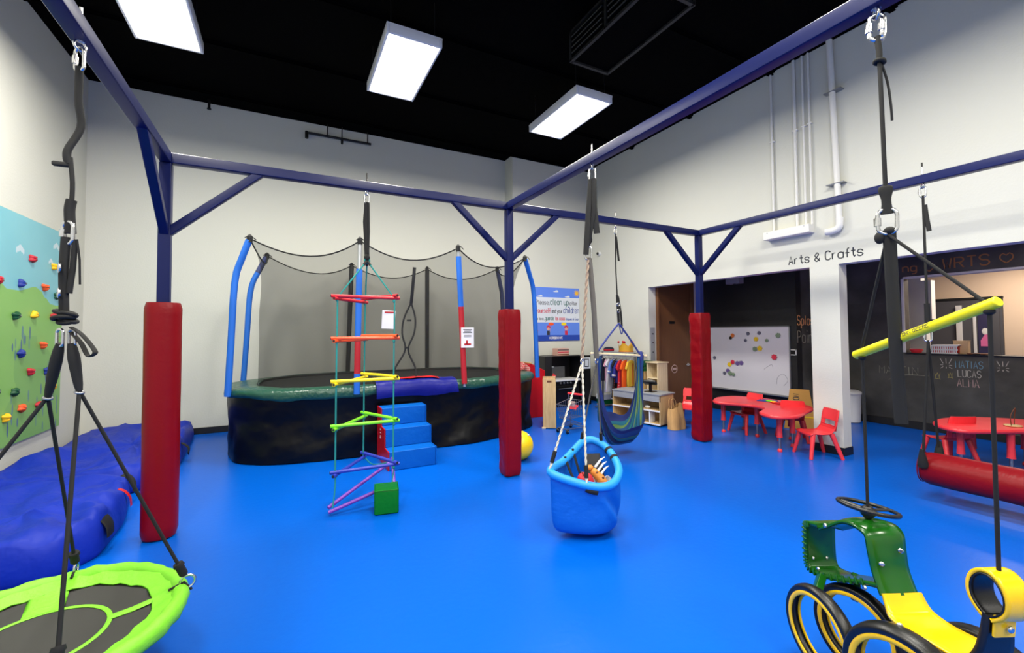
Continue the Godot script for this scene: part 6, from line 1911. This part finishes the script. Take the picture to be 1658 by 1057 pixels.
	for r in 8:
		var f := r / 7.0
		var row := PackedVector3Array()
		for k in 24:
			var a := TAU * k / 24
			var sq := pow(pow(absf(cos(a)), 5.0) + pow(absf(sin(a)), 5.0), -0.2)
			var wx := lerpf(0.15, 0.13, f) * sq
			var wz := lerpf(0.09, 0.035, f * f) * sq
			var n := nz(cos(a) * 0.9, f * 0.9, sin(a) * 0.9) * 0.025
			row.append(Vector3(5.52 + cos(a) * (wx + n) + f * 0.05, 0.004 + f * 0.34 + (0.04 * cos(a) * f if r == 7 else 0.0) + nz(cos(a), 3.0, sin(a)) * 0.04 * f, -4.98 + sin(a) * (wz + n) - f * 0.06))
		rows.append(row)
	var pm: StandardMaterial3D = M.paper_brown.duplicate()
	pm.cull_mode = BaseMaterial3D.CULL_DISABLED
	part("bag", MB.new().grid(rows, true, false), pm, pb)
	for s in [-0.03, 0.02]:
		part("handle", MB.new().tube(smooth([Vector3(5.47, 0.30, -5.04 + s), Vector3(5.48, 0.43, -5.06 + s), Vector3(5.52, 0.47, -5.06 + s), Vector3(5.57, 0.43, -5.06 + s), Vector3(5.58, 0.30, -5.04 + s)], 4), 0.005, 6), M.paper_brown, pb)

func make_chair(label: String) -> Node3D:
	var t := thing("child_chair", label, "chair", Vector3.ZERO, "red plastic children's chairs")
	# local: faces +z, seat at 0.3
	var rows := []
	for r in 13:
		var f := r / 12.0
		# seat runs forward to back, then sweeps up into the backrest base
		var zz := lerpf(0.15, -0.14, f)
		var yy := 0.30 - 0.012 * sin(f * PI) + (0.05 * pow(maxf(0.0, (f - 0.8) / 0.2), 2.0)) - (0.02 * pow(maxf(0.0, (0.15 - f) / 0.15), 2.0))
		var top := PackedVector3Array()
		for k in 9:
			var u := -1.0 + k / 4.0
			top.append(Vector3(u * (0.155 - 0.012 * f), yy + 0.012 * u * u, zz))
		for k in 9:
			var u := 1.0 - k / 4.0
			top.append(Vector3(u * (0.153 - 0.012 * f), yy + 0.012 * u * u - 0.014, zz))
		rows.append(top)
	part("seat", MB.new().grid(rows), M.plastic_red, t)
	var bk := MB.new()
	var up := func(u: float, f: float, d: float) -> Vector3:
		return Vector3(u, 0.33 + f * 0.25, -0.14 - f * 0.05 - d - 0.03 * (1.0 - (u / 0.14) * (u / 0.14)) * 0.6)
	for band in [[0.0, 0.28, 0.045, 0.05], [0.28, 0.46, 0.10, 0.145], [0.46, 1.0, 0.0, 0.148]]:
		pass
	# backrest: a curved plate with a hand slot
	for pc in [[-0.145, 0.145, 0.46, 1.0], [-0.142, -0.095, 0.0, 0.46], [0.095, 0.142, 0.0, 0.46], [-0.142, 0.142, 0.0, 0.22]]:
		rows = []
		for r in 7:
			var f: float = lerpf(pc[2], pc[3], r / 6.0)
			var shrink: float = 0.02 * pow(maxf(0.0, (f - 0.8) / 0.2), 2.0)
			var row := PackedVector3Array()
			for k in 9:
				var u: float = lerpf(pc[0], pc[1], k / 8.0) * (1.0 - shrink * 5.0)
				row.append(up.call(u, f, 0.0))
			for k in 9:
				var u: float = lerpf(pc[1], pc[0], k / 8.0) * (1.0 - shrink * 5.0)
				row.append(up.call(u, f, 0.013))
			rows.append(row)
		bk.grid(rows)
	part("backrest", bk, M.plastic_red, t)
	for q in [[1, 1], [-1, 1], [1, -1], [-1, -1]]:
		var a := Vector3(q[0] * 0.125, 0.295, q[1] * 0.11)
		var b := Vector3(q[0] * 0.175, 0.0, q[1] * 0.17 - (0.03 if q[1] < 0 else 0.0))
		part("leg", MB.new().tube([a, a.lerp(b, 0.5), b], [0.029, 0.024, 0.02], 10), M.plastic_red, t)
	return t

func make_table(label: String, at: Vector3, pts: Array, legs: Array) -> Node3D:
	var t := thing("kidney_table", label, "table", at, "red children's activity tables")
	var out := PackedVector2Array()
	var n := pts.size()
	for i in n:
		for k in 8:
			out.append(pts[i].cubic_interpolate(pts[(i + 1) % n], pts[(i - 1 + n) % n], pts[(i + 2) % n], k / 8.0))
	# outline is in room x, z; the prism's y is turned onto -z
	for i in out.size():
		out[i] = Vector2(out[i].x, -out[i].y)
	part("table_top", MB.new().prism(out, 0.045, Transform3D(Basis(Vector3(1, 0, 0), Vector3(0, 0, -1), Vector3(0, 1, 0)), Vector3(0, 0.455, 0)), 0.014), M.plastic_red, t)
	for l in legs:
		var lg := part("leg", MB.new().lathe([Vector2(0.034, 0.46), Vector2(0.03, 0.3), Vector2(0.034, 0.2), Vector2(0.036, 0.185)], Vector3(l.x, 0, l.y), 14), M.plastic_red, t)
		part("leg_tube", MB.new().rod(Vector3(l.x, 0.03, l.y), Vector3(l.x, 0.2, l.y), 0.016, 12), M.grey_metal, lg, "grey metal leg tube")
		part("leg_foot", MB.new().lathe([Vector2(0.026, 0.0), Vector2(0.03, 0.012), Vector2(0.024, 0.035), Vector2(0.014, 0.045)], Vector3(l.x, 0, l.y), 14), M.plastic_red, lg)
	return t

func furniture() -> void:
	make_table("red kidney-shaped activity table in front of the whiteboard", Vector3(6.1, 0, -3.9), [Vector2(5.72, -4.42), Vector2(6.05, -4.66), Vector2(6.45, -4.62), Vector2(6.62, -4.25), Vector2(6.62, -3.75), Vector2(6.42, -3.42), Vector2(6.05, -3.30), Vector2(5.62, -3.20), Vector2(5.38, -3.34), Vector2(5.48, -3.58), Vector2(5.80, -3.72), Vector2(5.90, -3.92), Vector2(5.85, -4.12)], [Vector2(5.98, -4.48), Vector2(6.42, -4.45), Vector2(6.40, -3.72), Vector2(5.64, -3.42), Vector2(6.03, -3.48), Vector2(6.14, -4.05)])
	make_table("red kidney-shaped activity table below the serving hatch", Vector3(7.0, 0, -1.7), [Vector2(6.55, -2.22), Vector2(6.95, -2.28), Vector2(7.4, -2.12), Vector2(7.7, -1.75), Vector2(7.75, -1.25), Vector2(7.5, -0.95), Vector2(7.15, -1.0), Vector2(7.05, -1.3), Vector2(6.95, -1.55), Vector2(6.6, -1.75), Vector2(6.35, -1.95)], [Vector2(6.62, -2.02), Vector2(7.05, -2.05), Vector2(7.5, -1.75), Vector2(7.5, -1.15), Vector2(6.85, -1.7)])
	var c := make_chair("red plastic children's chair beside the market counter")
	c.position = Vector3(5.96, 0, -5.09)
	c.rotation.y = -1.1
	copy(c, Vector3(6.28, 0, -4.32), -1.75, "red plastic children's chair tucked under the kidney table beside the whiteboard wall")
	copy(c, Vector3(6.42, 0, -3.72), 2.2, "red plastic children's chair pushed under the end of the kidney table, amber floor sign behind")
	copy(c, Vector3(5.855, 0, -3.10), -2.1, "red plastic children's chair standing against the white column")
	copy(c, Vector3(6.85, 0, -2.2), 2.6, "red plastic children's chair under the table below the serving hatch")
	copy(c, Vector3(7.3, 0, -1.35), 0.4, "red plastic children's chair at the far end of the table below the hatch")
	# things on the tables
	var z := thing("toy_tray", "flat tray of coloured felt shapes on the kidney table", "toys", Vector3(6.25, 0.5, -3.95))
	part("sheet", MB.new().box(Vector3(6.40, 0.504, -4.05), Vector3(0.2, 0.008, 0.24), 0.003, Basis(Vector3.UP, 0.3)), M.ink_blue, z)
	for e in [[6.36, -4.0, "rung_green"], [6.34, -3.92, "rung_yellow"], [6.30, -3.87, "rung_orange"], [6.28, -3.81, "rung_red"]]:
		part("shape", MB.new().ball(Vector3(e[0], 0.513, e[1]), Vector3(0.05, 0.012, 0.045), 10), M[e[2]], z)
	var wt := thing("wire_stand", "small wire bead toy on the table below the serving hatch", "toy", Vector3(7.0, 0.5, -1.72))
	part("base", MB.new().lathe([Vector2(0.001, 0), Vector2(0.07, 0.0), Vector2(0.07, 0.015), Vector2(0.001, 0.015)], Vector3(7.02, 0.501, -1.72), 20), M.birch, wt)
	part("wire", MB.new().tube(smooth([Vector3(6.97, 0.51, -1.72), Vector3(6.96, 0.62, -1.72), Vector3(7.02, 0.70, -1.7), Vector3(7.07, 0.6, -1.72), Vector3(7.06, 0.51, -1.72)], 5), 0.004, 6), M.toy_brown, wt)
	# bin and leaning sign board
	var b := thing("waste_bin", "white round waste bin behind the white column", "bin", Vector3(8.5, 0, -3.93))
	part("bin", MB.new().lathe([Vector2(0.13, 0.02), Vector2(0.15, 0.5), Vector2(0.14, 0.5), Vector2(0.12, 0.03)], Vector3(8.48, 0, -3.93), 24), M.plastic_white, b)
	part("lid", MB.new().lathe([Vector2(0.165, 0.48), Vector2(0.168, 0.51), Vector2(0.1, 0.54), Vector2(0.01, 0.545)], Vector3(8.48, 0, -3.93), 24), M.plastic_white, b)
	part("base", MB.new().lathe([Vector2(0.12, 0.0), Vector2(0.13, 0.03)], Vector3(8.48, 0, -3.93), 24), M.laminate_grey, b)
	var s := thing("floor_sign", "amber lettered floor sign standing beside the white column", "floor sign", Vector3(7.35, 0, -4.12))
	var bs := Basis(Vector3.UP, -1.0) * Basis(Vector3(1, 0, 0), -0.12)
	var so := Transform3D(bs, Vector3(7.18, 0.0, -4.02))
	part("board", MB.new().prism(PackedVector2Array([Vector2(-0.22, 0.0), Vector2(0.22, 0.0), Vector2(0.13, 0.62), Vector2(-0.13, 0.62)]), 0.015, so, 0.003, true), mat("sign_amber", Color(0.74, 0.54, 0.24), 0.5), s)
	var sb := MB.new()
	pen(sb, "CAUTION", so * Transform3D(Basis(Vector3(0, 0, 1), PI / 2), Vector3(-0.01, 0.22, 0.015)), 0.075, 0.75, 0.014)
	part("lettering", sb, M.ink_dark, s)
	part("hinge_strip", MB.new().box(so * Vector3(0, 0.19, 0.016), Vector3(0.37, 0.015, 0.008), 0.002, bs), M.plastic_yellow, s)

func wall_things() -> void:
	# wall lettering
	var o := Basis(Vector3(0, 0, 1), Vector3.UP, Vector3(-1, 0, 0))
	var b := MB.new()
	pen(b, "Arts & Crafts", Transform3D(o, Vector3(HX1 - 0.001, 2.452, -3.53)), 0.112, 0.79, 0.015, 1.35)
	solo("wall_lettering", b, M.ink_dark, "dark lettering reading Arts & Crafts over the doorways", "wall lettering", Vector3(HX1, 2.45, -3.1))
	# whiteboard
	var W := 7.6
	var t := thing("whiteboard", "large whiteboard with aluminium tray on the black wall", "whiteboard", Vector3(W, 0.4, -5.15))
	part("panel", MB.new().bx(W - 0.025, W, 0.43, 1.62, -5.98, -4.385, 0.003), M.whiteboard, t)
	var fr := MB.new().bx(W - 0.032, W - 0.001, 1.61, 1.63, -5.99, -4.375, 0.003)
	fr.bx(W - 0.032, W - 0.001, 0.42, 0.44, -5.99, -4.375, 0.003)
	fr.bx(W - 0.032, W - 0.001, 0.42, 1.63, -5.99, -5.97, 0.003)
	fr.bx(W - 0.032, W - 0.001, 0.42, 1.63, -4.395, -4.375, 0.003)
	part("frame", fr, M.grey_metal, t)
	part("pen_tray", MB.new().bx(W - 0.09, W - 0.03, 0.415, 0.432, -5.98, -4.385, 0.004), M.grey_metal, t)
	var dr := MB.new()
	for e in [[[0.62, -4.55], [0.7, -4.47], [0.78, -4.44]], [[0.78, -4.66], [0.82, -4.58], [0.86, -4.5]]]:
		pass
	dr.tube(smooth([Vector3(W - 0.026, 0.86, -4.84), Vector3(W - 0.026, 0.92, -4.76), Vector3(W - 0.026, 0.95, -4.70), Vector3(W - 0.026, 0.91, -4.68)], 4), 0.004, 5, false, Vector2(0.3, 1), Vector3(1, 0, 0))
	dr.tube(smooth([Vector3(W - 0.026, 0.62, -4.62), Vector3(W - 0.026, 0.74, -4.6), Vector3(W - 0.026, 0.80, -4.5), Vector3(W - 0.026, 0.70, -4.43), Vector3(W - 0.026, 0.60, -4.5)], 4), 0.004, 5, false, Vector2(0.3, 1), Vector3(1, 0, 0))
	part("marker_scribble", dr, mat("marker_faint", Color(0.62, 0.61, 0.66), 0.6), t)
	# toy gear magnets
	var gear_labels := ["orange toy gear magnet overlapping the black one on the whiteboard", "black toy gear magnet overlapping the orange one on the whiteboard", "slate toy gear magnet above a smaller slate gear on the whiteboard", "slate toy gear magnet at the top edge above the yellow gear on the whiteboard", "small slate toy gear magnet beside the lone yellow gear on the whiteboard", "lone yellow toy gear magnet under two slate gears on the whiteboard", "tiny olive toy gear magnet between the yellow gear and the large olive gear", "large olive toy gear magnet near the top corner of the whiteboard", "olive toy gear magnet meshed with a yellow gear high on the whiteboard", "yellow toy gear magnet meshed with an olive gear high on the whiteboard", "slate toy gear magnet alone beside the red padded post on the whiteboard", "lone large red toy gear magnet on the whiteboard", "red toy gear magnet meshed between yellow and violet gears on the whiteboard", "yellow toy gear magnet meshed with the red gear low on the whiteboard", "violet toy gear magnet touching the red gear in the low row", "violet toy gear magnet at the end of the low row of gears", "violet toy gear magnet on top of the low cluster below the yellow gear", "small slate toy gear magnet at the edge of the low cluster", "olive toy gear magnet with pale hub in the low cluster", "small olive toy gear magnet at the end of the low cluster"]
	var gears := [[1.458, -5.438, "orange", 0.042], [1.411, -5.48, "black", 0.032], [1.494, -5.124, "slate", 0.035], [1.506, -4.911, "slate", 0.036], [1.369, -5.176, "slate", 0.03], [1.394, -4.972, "yellow", 0.044], [1.375, -4.767, "olive", 0.03], [1.464, -4.568, "olive", 0.046], [1.215, -4.992, "olive", 0.044], [1.229, -4.906, "yellow", 0.05], [1.015, -5.84, "slate", 0.035], [1.087, -4.642, "red", 0.05],
		[0.952, -5.44, "red", 0.042], [0.90, -5.515, "yellow", 0.045], [0.934, -5.35, "violet", 0.045], [0.945, -5.27, "violet", 0.045], [0.78, -5.55, "violet", 0.045], [0.727, -5.627, "slate", 0.034], [0.735, -5.50, "olive", 0.044], [0.72, -5.43, "olive", 0.034]]
	var gc := {"orange": Color(0.78, 0.42, 0.18), "black": Color(0.12, 0.09, 0.08), "slate": Color(0.36, 0.36, 0.44), "yellow": Color(0.86, 0.72, 0.12), "olive": Color(0.46, 0.54, 0.44), "red": Color(0.80, 0.18, 0.28), "violet": Color(0.40, 0.32, 0.54)}
	for g in gc:
		mat("gear_" + g, gc[g], 0.45)
	for gi in gears.size():
		var e: Array = gears[gi]
		var pl := PackedVector2Array()
		var n := 8
		for k in n * 4:
			var a := TAU * k / (n * 4)
			pl.append(Vector2(cos(a), sin(a)) * (e[3] * (1.0 if k % 4 < 2 else 0.78)))
		var pos := Vector3(W - 0.026, e[0], e[1])
		var gg := thing("gear_magnet", gear_labels[gi], "magnet", pos, "toy gear magnets on the whiteboard")
		var lift: float = 0.012 if e[2] in ["red", "olive"] else 0.0
		part("gear", MB.new().prism(pl, 0.012, Transform3D(o, pos + Vector3(-lift, 0, 0)), 0.0, true), M["gear_" + e[2]], gg)
		part("hub", MB.new().prism(circle(e[3] * 0.35, 12), 0.018, Transform3D(o, pos + Vector3(-lift, 0, 0)), 0.0, true), M["gear_" + e[2]], gg)
	var pj := thing("wall_projector", "small pale grey box mounted high on the black wall over the whiteboard", "projector", Vector3(W, 2.42, -5.33))
	part("case", MB.new().bx(W - 0.16, W - 0.0, 2.43, 2.60, -5.47, -5.20, 0.008), M.laminate_grey, pj)
	part("lens", MB.new().lathe([Vector2(0.02, 0), Vector2(0.02, 0.01)], Vector3(W - 0.1, 2.43, -5.33), 12, Basis(Vector3(1, 0, 0), PI)), M.plastic_black, pj)
	var hk := thing("wall_holder", "small white wall plate with a black centre beside the whiteboard", "wall plate", Vector3(W, 1.13, -4.34))
	var hf := MB.new()
	hf.bx(W - 0.015, W, 1.215, 1.23, -4.39, -4.285).bx(W - 0.015, W, 1.13, 1.145, -4.39, -4.285).bx(W - 0.015, W, 1.13, 1.23, -4.30, -4.285).bx(W - 0.015, W, 1.13, 1.23, -4.39, -4.375)
	part("frame", hf, M.plastic_white, hk)
	part("screen", MB.new().bx(W - 0.008, W - 0.001, 1.145, 1.215, -4.375, -4.30), M.plastic_black, hk)
	# things on the hatch ledge
	var L := 1.19
	var r := thing("red_tub", "shallow red tub on the serving hatch ledge", "tub", Vector3(8.8, L, -3.15))
	part("tub", MB.new().lathe([Vector2(0.06, 0.0), Vector2(0.085, 0.055), Vector2(0.078, 0.055), Vector2(0.055, 0.008)], Vector3(8.82, L + 0.001, -3.16), 20), M.plastic_red, r)
	var k := thing("wire_basket", "white basket with red slats on the serving hatch ledge", "basket", Vector3(8.82, L, -2.82))
	part("liner", MB.new().box(Vector3(8.82, L + 0.06, -2.81), Vector3(0.14, 0.11, 0.28), 0.006), M.vinyl_crimson, k)
	var sl := MB.new()
	for i in 12:
		sl.box(Vector3(8.746, L + 0.06, -2.945 + i * 0.0245), Vector3(0.008, 0.11, 0.013))
	for y in [0.008, 0.06, 0.115]:
		sl.box(Vector3(8.746, L + y, -2.81), Vector3(0.012, 0.016, 0.30))
	part("slats", sl, M.plastic_white, k)
	part("papers", MB.new().box(Vector3(8.82, L + 0.125, -2.80), Vector3(0.15, 0.02, 0.30), 0.006, Basis(Vector3(1, 0, 0), -0.03)), M.paper_white, k)
	var cb := thing("cardboard_box", "small plain cardboard box on the serving hatch ledge", "box", Vector3(8.86, L, -2.64))
	part("box", MB.new().bx(8.85, 8.94, L + 0.0, L + 0.19, -2.74, -2.58, 0.003), mat("box_tan", Color(0.80, 0.68, 0.52), 0.8), cb)
	part("flap", MB.new().bx(8.845, 8.945, L + 0.19, L + 0.194, -2.745, -2.575), M.box_tan, cb)
	var dt := thing("dark_tray", "flat dark tray on the serving hatch ledge", "tray", Vector3(8.8, L, -2.5))
	part("tray", MB.new().bx(8.73, 8.9, L, L + 0.02, -2.56, -2.36, 0.004), M.toy_brown, dt)
	part("handle", MB.new().bx(8.715, 8.73, L + 0.004, L + 0.016, -2.50, -2.42, 0.002), M.dark_duct, dt)
	# conduits and junction box on the right wall
	var X := HX1
	for e in [[-3.70, 0.016, 2.94, "thin white conduit at the wide end of the junction box, away from the column"], [-3.385, 0.02, 2.94, "white conduit with couplings beside the twin conduits"], [-3.275, 0.014, 2.94, "left conduit of the close white pair running down to the junction box"], [-3.20, 0.014, 2.94, "white conduit of the close pair standing next to the fat drain pipe"]]:
		var p := thing("conduit", e[3], "conduit", Vector3(X - 0.03, e[2], e[0]), "white conduits on the right wall")
		part("tube", MB.new().rod(Vector3(X - 0.03, e[2], e[0]), Vector3(X - 0.03, HY - 0.01, e[0]), e[1], 10), M.trim_white, p)
		for y in [3.5, 4.6]:
			part("clamp", MB.new().box(Vector3(X - 0.02, y + e[0] * 0.1, e[0]), Vector3(0.045, 0.022, e[1] * 2 + 0.03), 0.004), M.trim_white, p)
	var d := thing("drain_pipe", "fat white pipe with bottom elbow on the right wall", "pipe", Vector3(X - 0.05, 2.8, -2.9))
	part("pipe", MB.new().tube(smooth([Vector3(X - 0.055, HY - 0.01, -2.93), Vector3(X - 0.055, 4.0, -2.9), Vector3(X - 0.055, 2.9, -2.875)], 3), 0.035, 14), M.trim_white, d)
	part("elbow", MB.new().tube(smooth([Vector3(X - 0.05, 2.95, -2.875), Vector3(X - 0.05, 2.85, -2.88), Vector3(X - 0.05, 2.805, -2.93), Vector3(X - 0.05, 2.80, -3.03)], 5), 0.042, 14), M.trim_white, d)
	for y in [4.55, 3.38]:
		part("pipe_clamp", MB.new().box(Vector3(X - 0.05, y, -2.9), Vector3(0.085, 0.015, 0.2), 0.004), M.grey_metal, d)
	var j := thing("junction_box", "long white metal junction box under the conduits", "junction box", Vector3(X - 0.06, 2.82, -3.5))
	part("box", MB.new().bx(X - 0.13, X - 0.001, 2.83, 2.94, -3.80, -3.19, 0.006), M.trim_white, j)
	for z in [-3.74, -3.25]:
		part("screw", MB.new().lathe([Vector2(0.007, 0), Vector2(0.007, 0.003)], Vector3(X - 0.13, 2.92, z), 8, Basis(Vector3(0, 0, 1), PI / 2)), M.grey_metal, j)
	var sc := thing("security_camera", "small round dome camera high on the right wall", "security camera", Vector3(X - 0.03, 3.26, -7.58))
	part("mount", MB.new().lathe([Vector2(0.05, 0), Vector2(0.05, 0.03), Vector2(0.03, 0.05)], Vector3(X, 3.26, -7.58), 16, Basis(Vector3(0, 0, 1), PI / 2)), M.plastic_white, sc)
	part("lens", MB.new().ball(Vector3(X - 0.055, 3.26, -7.58), Vector3(0.03, 0.032, 0.032), 12), M.plastic_black, sc)
	var js := thing("switch_plate", "grey plate with small round switches on the doorway jamb", "switch plate", Vector3(HX1 + 0.09, 1.2, -6.14))
	part("plate", MB.new().bx(HX1 + 0.03, HX1 + 0.15, 0.55, 1.62, -6.146, -6.141, 0.001), M.laminate_grey, js)
	for y in [1.5, 1.33, 1.15]:
		part("switch", MB.new().lathe([Vector2(0.014, 0), Vector2(0.014, 0.008)], Vector3(HX1 + 0.09, y, -6.141), 10, Basis(Vector3(1, 0, 0), PI / 2)), M.ink_dark, js)
